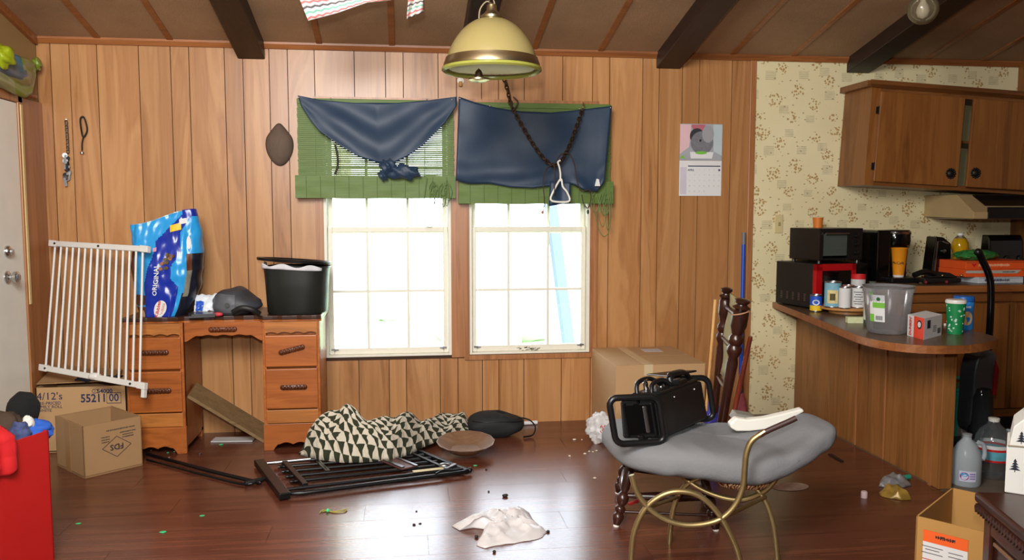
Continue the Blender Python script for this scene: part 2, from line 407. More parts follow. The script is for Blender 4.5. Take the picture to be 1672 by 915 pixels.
def wallpaper():
    t = NT('floral_wallpaper'); TX, TZ = .50, .46
    sep = t.node('ShaderNodeSeparateXYZ', {0: t.coord()})
    u = t.math('FRACT', t.math('DIVIDE', sep.outputs[0], TX)); v = t.math('FRACT', t.math('DIVIDE', sep.outputs[2], TZ))
    def dist(cx, cz, sx=1, sz=1):
        dx = t.math('ABSOLUTE', t.math('SUBTRACT', u, cx)); dx = t.math('MINIMUM', dx, t.math('SUBTRACT', 1.0, dx))
        dz = t.math('ABSOLUTE', t.math('SUBTRACT', v, cz)); dz = t.math('MINIMUM', dz, t.math('SUBTRACT', 1.0, dz))
        return t.math('MULTIPLY', dx, TX/sx), t.math('MULTIPLY', dz, TZ/sz)
    fl = None
    for cx, cz, r in ((.12, .80, .9), (.42, .86, 1.25), (.30, .55, 1.0), (.66, .72, 1.0), (.88, .42, 1.15), (.10, .25, 1.0), (.58, .30, 1.2), (.80, .07, .9), (.36, .08, .8)):
        dx, dz = dist(cx, cz, r, r); d = t.math('SQRT', t.math('ADD', t.math('POWER', dx, 2), t.math('POWER', dz, 2)))
        fl = d if fl is None else t.math('MINIMUM', fl, d)
    cr = None
    for cx, cz, a in ((.22, .68, 1.0), (.52, .62, 1.1), (.78, .86, .9), (.30, .37, 1.1), (.70, .17, 1.0), (.95, .63, 1.0), (.05, .05, .9)):
        dx, dz = dist(cx, cz, 1.15*a, a*.95); d = t.math('MAXIMUM', dx, dz)
        cr = d if cr is None else t.math('MINIMUM', cr, d)
    co = t.coord()
    v1 = t.node('ShaderNodeTexVoronoi', {'Vector': co, 'Scale': 62}); v2 = t.node('ShaderNodeTexVoronoi', {'Vector': t.coord((1, 1, 1.6)), 'Scale': 24, 'Randomness': 1})
    nn = t.node('ShaderNodeTexNoise', {'Vector': co, 'Scale': 35, 'Detail': 2})
    petal = t.math('MULTIPLY', t.math('LESS_THAN', t.math('ADD', fl, t.math('MULTIPLY', nn.outputs[0], .034)), .056), t.math('LESS_THAN', v1.outputs['Distance'], .43))
    dash = t.math('LESS_THAN', v2.outputs['Distance'], .16)
    crock = t.math('MULTIPLY', t.math('LESS_THAN', cr, .027), t.math('GREATER_THAN', t.math('FRACT', t.math('MULTIPLY', sep.outputs[2], 95)), .35))
    big = t.node('ShaderNodeTexNoise', {'Vector': co, 'Scale': 2.2, 'Detail': 4})
    base = t.mix(big.outputs[0], lin((214, 200, 152)), lin((234, 223, 184)))
    c = t.mix(t.math('MULTIPLY', t.math('MULTIPLY', crock, nn.outputs[0]), .8), base, lin((150, 142, 112)))
    c = t.mix(t.math('MULTIPLY', dash, .65), c, lin((134, 102, 56)))
    pc = t.ramp(v1.outputs['Color'], [(.0, lin((96, 76, 40))), (.4, lin((160, 120, 62))), (.7, lin((182, 146, 88))), (1, lin((124, 114, 80)))])
    c = t.mix(t.math('MULTIPLY', petal, .9), c, pc)
    t.link(c, t.p.inputs['Base Color']); t.p.inputs['Roughness'].default_value = .6; return t.mat
m_wallpaper = wallpaper()
obj('wallpaper', MB().box(XT+.008, XR, D, T0, 0, ZT), m_wallpaper, wall)
obj('upright_trim', MB().box(XT-.022, XT+.016, D-.012, D, 0, ZT), m_trimv, wall, bevel=.003)

# crown trim along the wall, casings round the windows
struct('trim_1', MB().prism([(XL, D, ZT-.035), (XL, D-.014, ZT-.035), (XL, D-.03, ZT-.012), (XL, D-.03, ZT+.0), (XL, D, ZT+.0)], (XR-XL, 0, 0)), m_trim)
mb = MB()
for a, b in ((CX[0], WX[0][0]), (WX[0][1], WX[1][0]), (WX[1][1], CX[1])):
    mb.box(a, b, D-.014, T0, WZ0-.012, WZ1+.05)
    mb.box(a+.006, a+.012, D-.018, D, WZ0-.012, WZ1+.05); mb.box(b-.012, b-.006, D-.018, D, WZ0-.012, WZ1+.05)
mb.box(CX[0], CX[1], D-.013, T0, WZ1, WZ1+.05)
mb.box(WX[1][0]-.03, CX[1], D-.016, D-.0, WZ0-.03, WZ0-.002)
struct('trim_2', mb, m_trimv)

# windows: white sashes of small panes
def window(n, xa, xb, cols, upper_open=False):
    mb = MB(); f = .018; y0, y1 = D+.0, D+.11
    mb.box(xa, xa+f, y0, y1, WZ0, WZ1); mb.box(xb-f, xb, y0, y1, WZ0, WZ1); mb.box(xa+f, xb-f, y0, y1, WZ0, WZ0+.012); mb.box(xa+f, xb-f, y0, y1, WZ1-f, WZ1)
    win = struct('window_%d' % n, mb, m_winwhite, bevel=.002)
    zr = AY(750, 376, D+.05).z
    for z0, z1, ys, rows in ((WZ0+.012, zr+.02, D+.035, (AY(750, 474, D+.05).z,)), (zr-.02, WZ1-f, D+.075, (AY(750, 275, D+.08).z,))):
        r = .026; a, b = xa+f+.002, xb-f-.002
        s = MB().box(a, a+r, ys, ys+.03, z0, z1).box(b-r, b, ys, ys+.03, z0, z1).box(a+r, b-r, ys, ys+.03, z0, z0+(.036 if ys < D+.05 else .02)).box(a+r, b-r, ys, ys+.03, z1-.03, z1)
        sash = obj('sash', s, m_winwhite, win, bevel=.003)
        zz = [z0+.02]+list(rows)+[z1-.02]; xx = [a+r-.006]+[AY(c, 450, ys).x for c in cols]+[b-r+.006]
        for c in xx[1:-1]: obj('muntin', MB().box(c-.0075, c+.0075, ys+.004, ys+.026, z0+.02, z1-.03), m_winwhite, sash)
        for c in rows: obj('muntin', MB().box(a+r, b-r, ys+.006, ys+.024, c-.0075, c+.0075), m_winwhite, sash)
        for i in range(3):
            for j in range(2): obj('pane', MB().box(xx[i], xx[i+1], ys+.013, ys+.016, zz[j], zz[j+1]), m_glass, sash)
    for x in (xa+.05, xb-.05): obj('latch', MB().box(x-.02, x+.02, D+.02, D+.035, WZ0+.04, WZ0+.048).box(x-.004, x+.004, D+.014, D+.03, WZ0+.036, WZ0+.052), m_steel, win)
    return win
win1 = window(1, *WX[0], (600.5, 666.5)); win2 = window(2, *WX[1], (830.5, 895))
# worn patch of flaked paint on the right window's bottom rail
mb = MB()
for i in range(16):
    p = AY(847+i*2.1+random.uniform(-1, 1), 570.5+random.uniform(-3.5, 3.5), D+.034); mb.obox(p, (.006+random.random()*.006, 0, .002), (0, .0006, 0), (-.001, 0, .0016+random.random()*.002))
obj('flaked_paint', mb, M('bare_grey_wood', (120, 112, 96), .8), win2)

# left wall with the white door
m_leftwall = M('left_wall_board', (150, 122, 78), .6, var=.12, vs=6)
wl = struct('wall_left', MB().box(XL-.14, XL, YB-.15, D+.12, -.1, 3.4), m_leftwall)
yd = AX(38, 420, XL+.02).y; zd = AX(6, 163, XL+.02).z
m_door = M('door_paint', (238, 238, 228), .42, var=.08, vs=7)
door = struct('door_1', MB().box(XL, XL+.022, yd-.84, yd, .012, zd), m_door)
for py, r in ((411, .030), (453, .031)):
    c = AX(14, py, XL+.03); c.x = XL+.022
    k = obj('door_knob' if py > 420 else 'deadbolt', MB().lathe([(r*1.05, 0), (r*1.05, .006), (r*.8, .012), (r*.45, .014), (r*.45, .026), (r*.9, .034), (r*.95, .05), (r*.6, .058), (0, .06)] if py > 420 else [(r, 0), (r, .01), (r*.8, .018), (r*.5, .02), (r*.45, .03), (0, .031)], 24, c, (1, 0, 0)), m_chrome, door, smooth=40)
y_ = yd
mb = MB().box(XL, XL+.03, yd+.004, yd+.055, 0, zd+.05).box(XL, XL+.02, yd+.058, D-.0, 0, zd+.04).box(XL, XL+.03, yd-.86, yd+.055, zd+.004, zd+.06)
struct('trim_3', mb, m_trimv, bevel=.004)
ys_ = AX(37.5, 330, XL+.036).y
obj('weather_strip', MB().box(XL+.03, XL+.036, yd+.018, yd+.042, AX(38, 500, XL+.03).z, AX(38, 172, XL+.03).z), M('cream_strip', (214, 190, 134), .5), bpy.data.objects['trim_3'], bevel=.002)
struct('trim_4', MB().box(XL, XL+.03, YB, D-.03, zc(D)-.05, zc(D)-.0).xf(Matrix.Identity(4)) if False else MB().hexa([(XL, YB, 2.95), (XL+.022, YB, 2.95), (XL+.022, D-.03, ZT-.04), (XL, D-.03, ZT-.04), (XL, YB, 3.0), (XL+.022, YB, 3.0), (XL+.022, D-.03, ZT+.01), (XL, D-.03, ZT+.01)]) if False else MB().hexa([(XL, RIDGE, zc(RIDGE)-.05), (XL+.022, RIDGE, zc(RIDGE)-.05), (XL+.022, D-.03, zc(D)-.045), (XL, D-.03, zc(D)-.045), (XL, RIDGE, zc(RIDGE)-.006), (XL+.022, RIDGE, zc(RIDGE)-.006), (XL+.022, D-.03, zc(D)-.001), (XL, D-.03, zc(D)-.001)]), m_trim)
# walls out of the picture
wr_ = struct('wall_right', MB().box(XR, XR+.14, YB-.15, D+.12, -.1, 3.4), m_cab)
wr2 = struct('wall_rear', MB().box(XL-.14, XR+.14, YB-.14, YB, -.1, 3.2), m_leftwall)

# outdoors, seen bleached through the panes
m_lawn = M('lawn', (196, 210, 176), .9, var=.1, vs=4)
lawn = struct('ground_outside', MB().box(-14, 18, D+.6, 26, -.75, -.6), m_lawn)
m_leaf = M('sunlit_leaf', (205, 224, 190), .8, var=.1, vs=3)
for i, (x, y_, r, lab) in enumerate(((1.2, 12, .95, 'pale green shrub outside, seen through the left window'), (3.9, 10.2, .8, 'pale green shrub outside, seen through the right window'), (-.6, 15, 1.2, 'large pale shrub far outside the left window'))):
    s = MB().ball((x, y_, -.6+r*.8), (r*1.2, r, r), 40, 26, fn=lambda p: 1+.22*nz(p.x*3+i, p.y*3, p.z*3)+.12*nz(p.x*9, p.y*9+i, p.z*9))
    tag(obj('shrub', s, m_leaf, smooth=60), lab, 'shrub')
p = AY(561, 400, 7.2)
tag(obj('porch_post', MB().box(p.x-.07, p.x+.07, 7.13, 7.27, -.62, 3.2).box(p.x-.09, p.x+.09, 7.11, 7.29, -.62, -.3), M('pale_yellow_wood', (240, 232, 190), .7), bevel=.01), 'pale yellow porch post outside the left window', 'post')
a, b = AY(950, 600, 6.4), AY(905, 330, 6.6)
tag(obj('leaning_board', MB().bar((a.x, 6.4, -.6), (b.x-.03, 6.6, b.z), .15, .03), M('blue_grey_board', (96, 112, 120), .7)), 'blue-grey board leaning outside the right window', 'board')
# ================================================================ desk and what stands on and round it
YF = 4.52; ZD = .735                                   # desk front plane, desk height
def dx(px): return AY(px, 620, YF).x
def dz(py): return AY(400, py, YF).z
X0, X1, X2, X3 = dx(207), dx(301), dx(430), dx(523)
def wave_edge(xa, xb, z, amp, n, m=24):
    return [(lerp(xa, xb, i/m), z+amp*abs(math.sin(PI*n*i/m))) for i in range(m+1)]
desk = thing('desk', 'orange-brown kneehole writing desk with carved drawer pulls below the left window', 'desk', ((X0+X3)/2, 4.7, 0))
top = [(X0-.012, D-.012), (X0-.012, YF-.012)]
for i in range(1, 40):
    t = i/40; x = lerp(X0-.012, X3+.012, t); u = (x-X1)/(X2-X1)
    top.append((x, YF-.012+(.03 if 0 < u < 1 else 0)+.004*math.sin(t*60)))
top += [(X3+.012, YF-.012), (X3+.012, D-.012)]
obj('desk_top', MB().prism([(x, y, ZD-.022) for x, y in top], (0, 0, .022)), m_deskdark, desk, bevel=.004)
obj('desk_top_edge', MB().prism([(x, y+.006, ZD-.032) for x, y in top], (0, 0, .010)), m_desk, desk)
def handle(cx, cz, y, w_, parent, tilt=0, dark=True):
    mb = MB(); n = 9
    mb.tube([(-w_/2, 0, 0), (w_/2, 0, 0)], .0145, 10, flat=.5, upv=(0, 1, 0))
    mb.ball((-w_/2, 0, 0), (.014, .0075, .0145), 12, 8); mb.ball((w_/2, 0, 0), (.014, .0075, .0145), 12, 8)
    for s in (-1, 1):
        for k in range(3): mb.ball((s*(w_/2-.004-k*.018), -.007, 0), (.0075, .009, .0125), 10, 8)
    mb.tube([(-w_/2+.06, -.009, 0), (w_/2-.06, -.009, 0)], .009, 8)
    mb.xf(Matrix.Translation((cx, y-.005, cz)) @ Matrix.Rotation(tilt, 4, 'Y'))
    return obj('drawer_pull', mb, m_pulls, parent, smooth=50)
m_pulls = wood('carved_pull_wood', (52, 24, 12), (104, 52, 24), 0, .35, 20, 2)
def ped(xa, xb, tilts):
    y1 = D-.03
    body = MB().box(xa, xa+.018, YF+.012, y1, .03, ZD-.032).box(xb-.018, xb, YF+.012, y1, .03, ZD-.032).box(xa, xb, y1-.012, y1, .03, ZD-.032).box(xa+.018, xb-.018, YF+.03, y1, .17, ZD-.04)
    body.box(xa, xa+.02, YF, YF+.03, .12, ZD-.032).box(xb-.02, xb, YF, YF+.03, .12, ZD-.032)
    obj('pedestal', body, m_desk, desk, bevel=.002)
    a, b = xa+.012, xb-.012
    zz = [ZD-.034, dz(547), dz(602), dz(671), dz(694), .001]
    # scalloped strip under the top
    e = wave_edge(a, b, zz[1]+.004, .008, 4); pts = [(x, YF-.004, z) for x, z in e]+[(b, YF-.004, zz[0]), (a, YF-.004, zz[0])]
    obj('upper_rail', MB().prism(pts, (0, .016, 0)), m_desk2, desk); 
    for k in (1, 2):
        d = MB().box(a, b, YF-.010, YF+.02, zz[k+1]+.005, zz[k]-.005)
        dr = obj('drawer', d, m_desk, desk, bevel=.006, seg=3)
        handle((a+b)/2+(.004 if k == 1 else .01), lerp(zz[k+1], zz[k], .54), YF-.011, .115, dr, tilts[k-1])
    obj('lower_rail', MB().box(a, b, YF-.003, YF+.02, zz[4]+.002, zz[3]-.002), m_desk2, desk, bevel=.003)
    zb = zz[4]; m = 26; pts = [(xa-.004, YF-.008, zb), (xa-.004, YF-.008, 0)]
    for i in range(m+1):
        t = i/m; f = min(t, 1-t)
        z = 0 if f < .16 else (.030*ss(.16, .24, f)+.012*abs(math.sin((t-.5)*PI*4)))
        pts.append((lerp(xa+.0, xb-.0, t), YF-.008, z))
    pts += [(xb+.004, YF-.008, 0), (xb+.004, YF-.008, zb)]
    obj('scalloped_base', MB().prism(pts, (0, .022, 0)), m_desk, desk, bevel=.002)
    obj('foot', MB().box(xa, xa+.03, y1-.04, y1, 0, .05), m_desk, desk); obj('foot', MB().box(xb-.03, xb, y1-.04, y1, 0, .05), m_desk, desk)
ped(X0, X1, (0, 0)); ped(X2, X3, (-math.radians(14), 0))
# centre drawer front with scalloped lower edge
yc = YF+.018; m = 40; pts = []
for i in range(m+1):
    t = i/m; f = min(t, 1-t); z = dz(558)+.030*ss(.0, .16, f)+.006*(1-math.cos(t*PI*10))*.5*ss(.1, .2, f)
    pts.append((lerp(X1+.002, X2-.002, t), yc, z))
pts += [(X2-.002, yc, ZD-.032), (X1+.002, yc, ZD-.032)]
cd = obj('centre_drawer', MB().prism(pts, (0, .018, 0)), m_desk, desk, bevel=.002)
p = AY(364, 538, yc); handle(p.x, p.z, yc-.001, .12, cd)

# board leaning in the kneehole, strip of paper on the floor
bo = [AY(303, 636, YF+.10), AY(426, 728, YF+.02)]
n_ = (bo[1]-bo[0]).normalized()
mb = MB(); A, B = AY(306, 650, YF+.03), F(430, 727); B.z += .012
A2 = AY(322, 628, YF+.22); dv = (A2-A); dv.z = .03; dv = Vector((.0, .19, .028))
mb.hexa([A, B, B+dv, A+dv, A+Vector((.006, -.002, .016)), B+Vector((.006, -.002, .016)), B+dv+Vector((.006, -.002, .016)), A+dv+Vector((.006, -.002, .016))])
tag(obj('loose_board', mb, wood('grey_weathered_board', (92, 72, 44), (132, 106, 70), 0, .7, 16, 2)), 'weathered wooden board leaning aslant in the desk kneehole', 'board')
a, b = F(346, 722), F(414, 721)
tag(obj('paper_strip', MB().bar(a+Vector((0, .03, .004)), b+Vector((0, .03, .004)), .09, .006), M('grey_paper', (186, 186, 184), .6), bevel=.001), 'narrow grey-white paper strip on the floor under the desk', 'paper')

# ---- dog food bag
bagY = 4.66
def bag_sil(t):                                        # left and right px at height t (0 bottom)
    L = [(0, 233), (.08, 229), (.3, 222), (.6, 217), (.84, 214), (1, 214)]; R = [(0, 304), (.1, 315), (.25, 325), (.45, 332), (.62, 331), (.8, 328), (.9, 325), (1, 322)]
    def itp(T):
        for (a, x), (b, y) in zip(T, T[1:]):
            if t <= b: return lerp(x, y, (t-a)/(b-a))
        return T[-1][1]
    return itp(L), itp(R)
def bag(u, v, off=0.0):
    """u 0..1 round the bag starting at the left seam through the front, v height"""
    pl, pr = bag_sil(v); a = -PI+2*PI*u                # -pi left, -pi/2 front, 0 right
    c, s = math.cos(a), math.sin(a)
    k = abs(c)**.8*(1 if c > 0 else -1)
    ytop = lerp(366, 341, ss(-.9, .95, k)); py = lerp(520, ytop, v)
    dep = lerp(.115, .05, ss(.5, 1, v))*abs(s)**.7*(1 if s > 0 else -1)
    px = lerp(pl, pr, .5+.5*k)
    wr = .016*nz(px*.045, v*4.5, 1.3)*(.25+v)+.007*nz(px*.12, v*11, 4)
    p = AY(px, py, bagY)
    n = Vector((c*.4, s, 0)).normalized()
    p = Vector((p.x, bagY+dep*(1-.0), p.z))+n*(wr+off)
    if v < .001: p.z = ZD
    p.z = max(p.z, ZD)
    return p
def bag_mat(u, v):
    k = math.cos(-PI+2*PI*u); front = u < .5
    if not front: return 1 if v > .2 else 3
    x = .5+.5*(abs(k)**.8*(1 if k > 0 else -1))
    lo = .22+.18*ss(.35, .75, v); hi = .74-.12*ss(.30, .40, v)+.13*ss(.50, .62, v)
    if v > .78: lo += (v-.78)*2.2; hi = max(hi, .72+(v-.78)*1.3)
    if x > .83 and .22 < v < .60: return 4 if x > .9 else (3 if .45 < v else 5)
    if x > .80 and v < .25: return 4
    if lo < x < hi: return 2
    if x < lo and v < .14: return 3
    if x < .30 and .15 < v < .27 and ((x-.12)/.16)**2+((v-.21)/.06)**2 < 1: return 3
    if x < .09 and .4 < v < .72: return 3
    if v > .93 and x > .8: return 2
    return 1 if v < .99 else 0
m_cyan = M('bag_cyan_film', (36, 148, 214), .28, var=.10, spec=.6); m_royal = M('bag_royal_film', (18, 44, 150), .26, var=.12, spec=.6)
m_kib = M('kibble_print', (88, 48, 26), .5, var=.5, vs=90); m_bagblack = M('bag_dark_print', (24, 26, 38), .35); m_silver = M('bag_inner_film', (168, 172, 176), .35, .3)
m_bagstone = M('bag_grey_print', (120, 118, 106), .4, var=.4, vs=60)
bagt = thing('dog_food_bag', 'tall blue dog food bag standing on the left of the desk', 'bag', (AY(270, 520, bagY).x, bagY, ZD))
bb = MB().grid(bag, 200, 120, cu=True, mi=bag_mat)
o = obj('bag_body', bb, [m_silver, m_cyan, m_royal, m_kib, m_bagblack, m_bagstone], bagt, smooth=50, solid=.002)
def bagf(cx, cv):                                      # local plane (metres) -> bag front, centred at (cx 0..1 across, cv height)
    def fn(x, y, h):
        u0 = cx+x/.43; k = max(-.98, min(.98, (u0-.5)*2)); k2 = abs(k)**(1/.8)*(1 if k > 0 else -1)
        a = -math.acos(max(-1, min(1, k2))); u = (a+PI)/(2*PI)
        return bag(u, min(.99, max(.005, cv+y/.60)), .003+h)
    return fn
rot = Matrix.Rotation(math.radians(84), 4, 'Z')
obj('lettering', wrap(text_mb('ORIGINAL', .040, bold=.02).xf(rot), bagf(.41, .40)), m_paper, bagt)
lg = obj('logo_disc', wrap(MB().grid(lambda u, v: (math.cos(2*PI*u)*.048*v, math.sin(2*PI*u)*.050*v, .001), 24, 4, cu=True), bagf(.50, .115)), m_paper, bagt)
obj('lettering', wrap(text_mb('Kibbles', .033, bold=.025).xf(Matrix.Translation((-.017, 0, .002)) @ rot), bagf(.50, .115)), m_red, lg)
obj('lettering', wrap(text_mb("'nBits", .031, bold=.01).xf(Matrix.Translation((.02, 0, .002)) @ rot), bagf(.50, .115)), M('tan_ink', (190, 140, 100), .6), lg)
mb = MB()
for i in range(16):
    a = random.random()*6.28; r = random.random(); x, y = .030*r*math.cos(a)+.35*.04*math.sin(a)*r, .055*r*math.sin(a)
    mb.grid(lambda u, v: (x+y*.35+math.cos(2*PI*u)*.011*v, y+math.sin(2*PI*u)*.010*v, .001+.0004*i), 8, 2, cu=True, mi=i % 3)
obj('kibble_picture', wrap(mb, bagf(.58, .575)), [m_kib, M('kibble_tan', (150, 92, 44), .6), M('kibble_green', (84, 74, 30), .6)], bagt)
obj('yellow_strip', wrap(rect2(-.12, .09, -.006, .006, .001, 16, 2), bagf(.36, .018)), M('yellow_print', (226, 190, 30), .5), bagt)
obj('flag_print', wrap(rect2(-.011, .011, -.012, .012, .001, 3, 3), bagf(.40, .70)), M('flag_pink', (200, 150, 170), .6), bagt)
obj('yellow_patch', wrap(rect2(-.035, .03, -.02, .018, .001, 5, 5), bagf(.70, .86)), bpy.data.materials['yellow_print'], bagt)
obj('bone_print', wrap(rect2(-.022, .022, -.014, .014, .001, 4, 4), bagf(.80, .90)), m_paper, bagt)
obj('bone_print', wrap(disc2(.012, 12, .001, .036), bagf(.86, .70)), m_paper, bagt)
obj('bowl_print', wrap(MB().grid(lambda u, v: (math.cos(2*PI*u)*.034*v, math.sin(2*PI*u)*.030*v, .001), 20, 3, cu=True), bagf(.14, .22)), m_kib, bagt)
obj('bowl_print', wrap(MB().grid(lambda u, v: (math.cos(2*PI*u)*.022*v, math.sin(2*PI*u)*.034*v, .001), 20, 3, cu=True), bagf(.17, .05)), M('bag_tan_print', (190, 150, 110), .6), bagt)

# ---- black tub with tilted lid
tb = AY(487, 513, 4.66); tub = thing('black_tub', 'black plastic tub with its lid tilted open on the desk', 'tub', (tb.x, 4.66, ZD))
sc = 4.66/FPX*1.0
hh = AY(487, 435, 4.66).z-ZD
def sq(x, y, h): r = math.hypot(x, y); a = math.atan2(y, x); k = 1+.045*math.cos(4*a)*-1; return x*k, y*k*.85
prof = [(.0, .0), (.160, .0), (.168, .008), (.178, hh*.7), (.184, hh-.01), (.190, hh-.008), (.190, hh+.004), (.178, hh+.004), (.170, hh-.02), (.155, .02), (0, .018)]
obj('tub_body', MB().lathe(prof, 48, (tb.x, 4.66, ZD), squash=sq), M('black_tub_plastic', (30, 32, 28), .42, var=.2, vs=14), tub, smooth=40)
lidM = Matrix.Translation((tb.x-.015, 4.655, ZD+hh+.028)) @ Matrix.Rotation(math.radians(4.2), 4, 'Y') @ Matrix.Rotation(math.radians(-2), 4, 'X')
obj('lid', MB().lathe([(.0, .0), (.165, .0), (.17, -.006), (.197, -.004), (.200, .008), (.196, .012), (.172, .012), (.165, .004), (0, .004)], 48, squash=lambda x, y, h: (x, y*.85)).xf(lidM), m_black, tub, smooth=40)
ln = MB()
for k in range(40):
    a0, a1 = PI+.2+k*.045, PI+.2+(k+1)*.045
def liner(u, v):
    a = lerp(PI*.85, PI*1.75, u); r = .193+.004*math.sin(u*40); x, y, = sq(math.cos(a)*r, math.sin(a)*r, 0)
    return Vector((tb.x+x, 4.66+y-.002, ZD+hh-.004+.022*v*(1+.4*math.sin(u*23))-.014*ss(.45, 1, u)))
obj('bag_liner', MB().grid(liner, 40, 3), sheer('white_liner_film', (226, 226, 230), .3), tub, smooth=60, solid=.0015)

# ---- grey rucksack lying on the desk, papers beside it
gb = AY(392, 513, 4.62)
def rs(p):
    k = 1+.12*nz(p.x*1.3+3, p.y*1.4, p.z*1.5)+.03*nz(p.x*4, p.y*4, p.z*4)
    return k
pack = thing('rucksack', 'dark grey empty rucksack slumped on the desk beside the tub', 'bag', (gb.x, 4.62, ZD))
def pk(u, v):
    a = 2*PI*u; b = PI*(v-.5); x, y, z = math.cos(a)*math.cos(b), math.sin(a)*math.cos(b), math.sin(b)
    k = rs(Vector((x, y, z)))
    hgt = .155*(1-.52*ss(-.2, 1, x))*(1-.25*ss(.55, 1., -x))
    return Vector((gb.x-.015+x*.135*k, 4.64+y*.12*k, ZD+max(0, .055+(z*hgt*.62)*k)+.005*math.sin(x*7)*max(0, z)))
obj('pack_body', MB().grid(pk, 40, 26, cu=True), M('grey_nylon', (58, 59, 64), .55, var=.2, vs=25, bump=.2, bs=40), pack, smooth=60)
obj('pack_panel', MB().grid(lambda u, v: pk(lerp(.52, .76, u), lerp(.36, .70, v))+Vector((0, -.005, .003)), 14, 12), M('pale_grey_nylon', (84, 86, 92), .5), pack, smooth=60)
mb = MB()
mb.tube(spline([(gb.x-.02, 4.515, ZD+.02), (gb.x+.03, 4.50, ZD+.045), (gb.x+.085, 4.505, ZD+.035), (gb.x+.12, 4.53, ZD+.008)], 6), .007, 8, flat=2)
obj('strap', mb, m_blackm, pack, smooth=60)
obj('buckle', MB().lathe([(.008, 0), (.013, 0), (.013, .006), (.008, .006)], 14, (gb.x-.045, 4.518, ZD+.058), (0, -1, .2)), m_blackm, pack, smooth=40)
p0 = AY(330, 512, 4.66)
tag(obj('magazine_stack', MB().box(-.075, .055, -.08, .08, 0, .010).box(-.06, .06, -.075, .07, .0105, .018).xf(Matrix.Translation((p0.x+.03, 4.56, ZD)) @ Matrix.Rotation(.25, 4, 'Z')), M('dark_magazine', (70, 70, 74), .3, var=.4)), 'thin dark magazines lying between dog food bag and rucksack', 'magazine')
p0 = p0+Vector((.03, 0, 0))
pc = thing('crumpled_packet', 'white and blue crumpled packet on the desk by the rucksack', 'packet', (p0.x, 4.62, ZD+.02))
obj('packet_body', MB().grid(lambda u, v: (p0.x-.058+.115*u, 4.60+.05*v+.012*nz(u*4, v*4), ZD+.020+.085*v+.018*nz(u*5, v*5, 2)), 14, 8), M('packet_white', (214, 222, 230), .4), pc, smooth=60, solid=.004)
obj('packet_blue_patch', MB().grid(lambda u, v: (p0.x-.050+.04*u, 4.594+.05*v*.6+.012*nz(u*1.6, v*4), ZD+.024+.05*v+.018*nz(u*1.6, v*3, 2)), 6, 6), m_blue, pc, smooth=60)
p1 = AY(355, 508, 4.50)
tag(obj('red_wrapper', MB().ball((p1.x, 4.515, ZD+.012), (.026, .012, .011), 12, 8, fn=lambda p: 1+.3*nz(p.x*3, p.y*3, p.z*3)), M('pinkish_red', (196, 60, 70), .5), smooth=60), 'small pinkish-red wrapper in front of the rucksack', 'wrapper')

# ---- cardboard boxes by the door
def open_box(name, label, base, hgt, mat, th=.005, flaps=None):
    """base: four floor corners, counter-clockwise"""
    c = sum(base, Vector())/4; t = thing(name, label, 'box', (c.x, c.y, base[0].z))
    up = Vector((0, 0, hgt))
    for i in range(4):
        a, b = base[i], base[(i+1) % 4]; n = (b-a).cross(Vector((0, 0, 1))).normalized()*-th
        mb = MB().hexa([a, b, b+n, a+n, a+up, b+up, b+n+up, a+n+up]); obj('side_panel', mb, mat, t)
    obj('bottom_panel', MB().prism([p+Vector((0, 0, .004)) for p in base], (0, 0, .005)), mat, t)
    return t
bA = F(138, 782); bB = F(236, 759); ub = (bB-bA).normalized(); vb = Vector((-ub.y, ub.x, 0))
wA = .285; lA = .33; hA = .255
base = [bA, bA+ub*wA, bA+ub*wA+vb*lA, bA+vb*lA]
fds = open_box('open_cardboard_box', 'open-topped brown cardboard box with a diamond logo on the floor by the desk', base, hA, m_card)
for i in range(4):                                     # flaps folded down inside
    a, b = base[i], base[(i+1) % 4]; n = (b-a).cross(Vector((0, 0, 1))).normalized()*-.014; tt = (b-a)*.03; u1 = Vector((0, 0, hA-.002)); u0 = Vector((0, 0, hA-.13))
    obj('inner_flap', MB().hexa([a+tt+n+u0, b-tt+n+u0, b-tt+n*1.35+u0, a+tt+n*1.35+u0, a+tt+n*.7+u1, b-tt+n*.7+u1, b-tt+n*1.05+u1, a+tt+n*1.05+u1]), m_card, fds)
fo = bA+ub*wA*.56-vb*.0012-Vector((0, 0, .03)); zv = Vector((0, 0, 1))
text('FDS', .040, fo+zv*.155, -ub, -zv, m_ink, fds, bold=.015)
mb = MB(); dd = .052
for k in range(4):
    a, b = [Vector((math.cos(q)*dd*1.35, math.sin(q)*dd, 0)) for q in (k*PI/2, (k+1)*PI/2)]; mb.bar(a, b, .0025, .001)
obj('diamond_mark', mb.xf(frame(fo+zv*.155, -ub, -zv)), m_ink, fds)
for k, (xo, zo, s_) in enumerate(((.02, .242, 'THIS CORRUGATED BOX MADE BY'), (.055, .222, 'EDGE CRUSH TEST'), (.055, .209, 'SIZE LIMIT'), (.055, .197, 'GROSS WT LT'), (-.055, .212, 'BURSTING'), (-.055, .199, 'MIN COMB'), (-.055, .187, 'FACINGS'))):
    strokes(len(s_)*.0052, .0075, fo+ub*xo+zv*zo, -ub, -zv, m_ink, fds)
obj('tape', MB().obox(bA+vb*lA*.55+zv*hA*.5-ub*.001, vb*.03, ub*.0008, zv*hA*.5), M('tape_brown', (150, 112, 70), .35), fds)

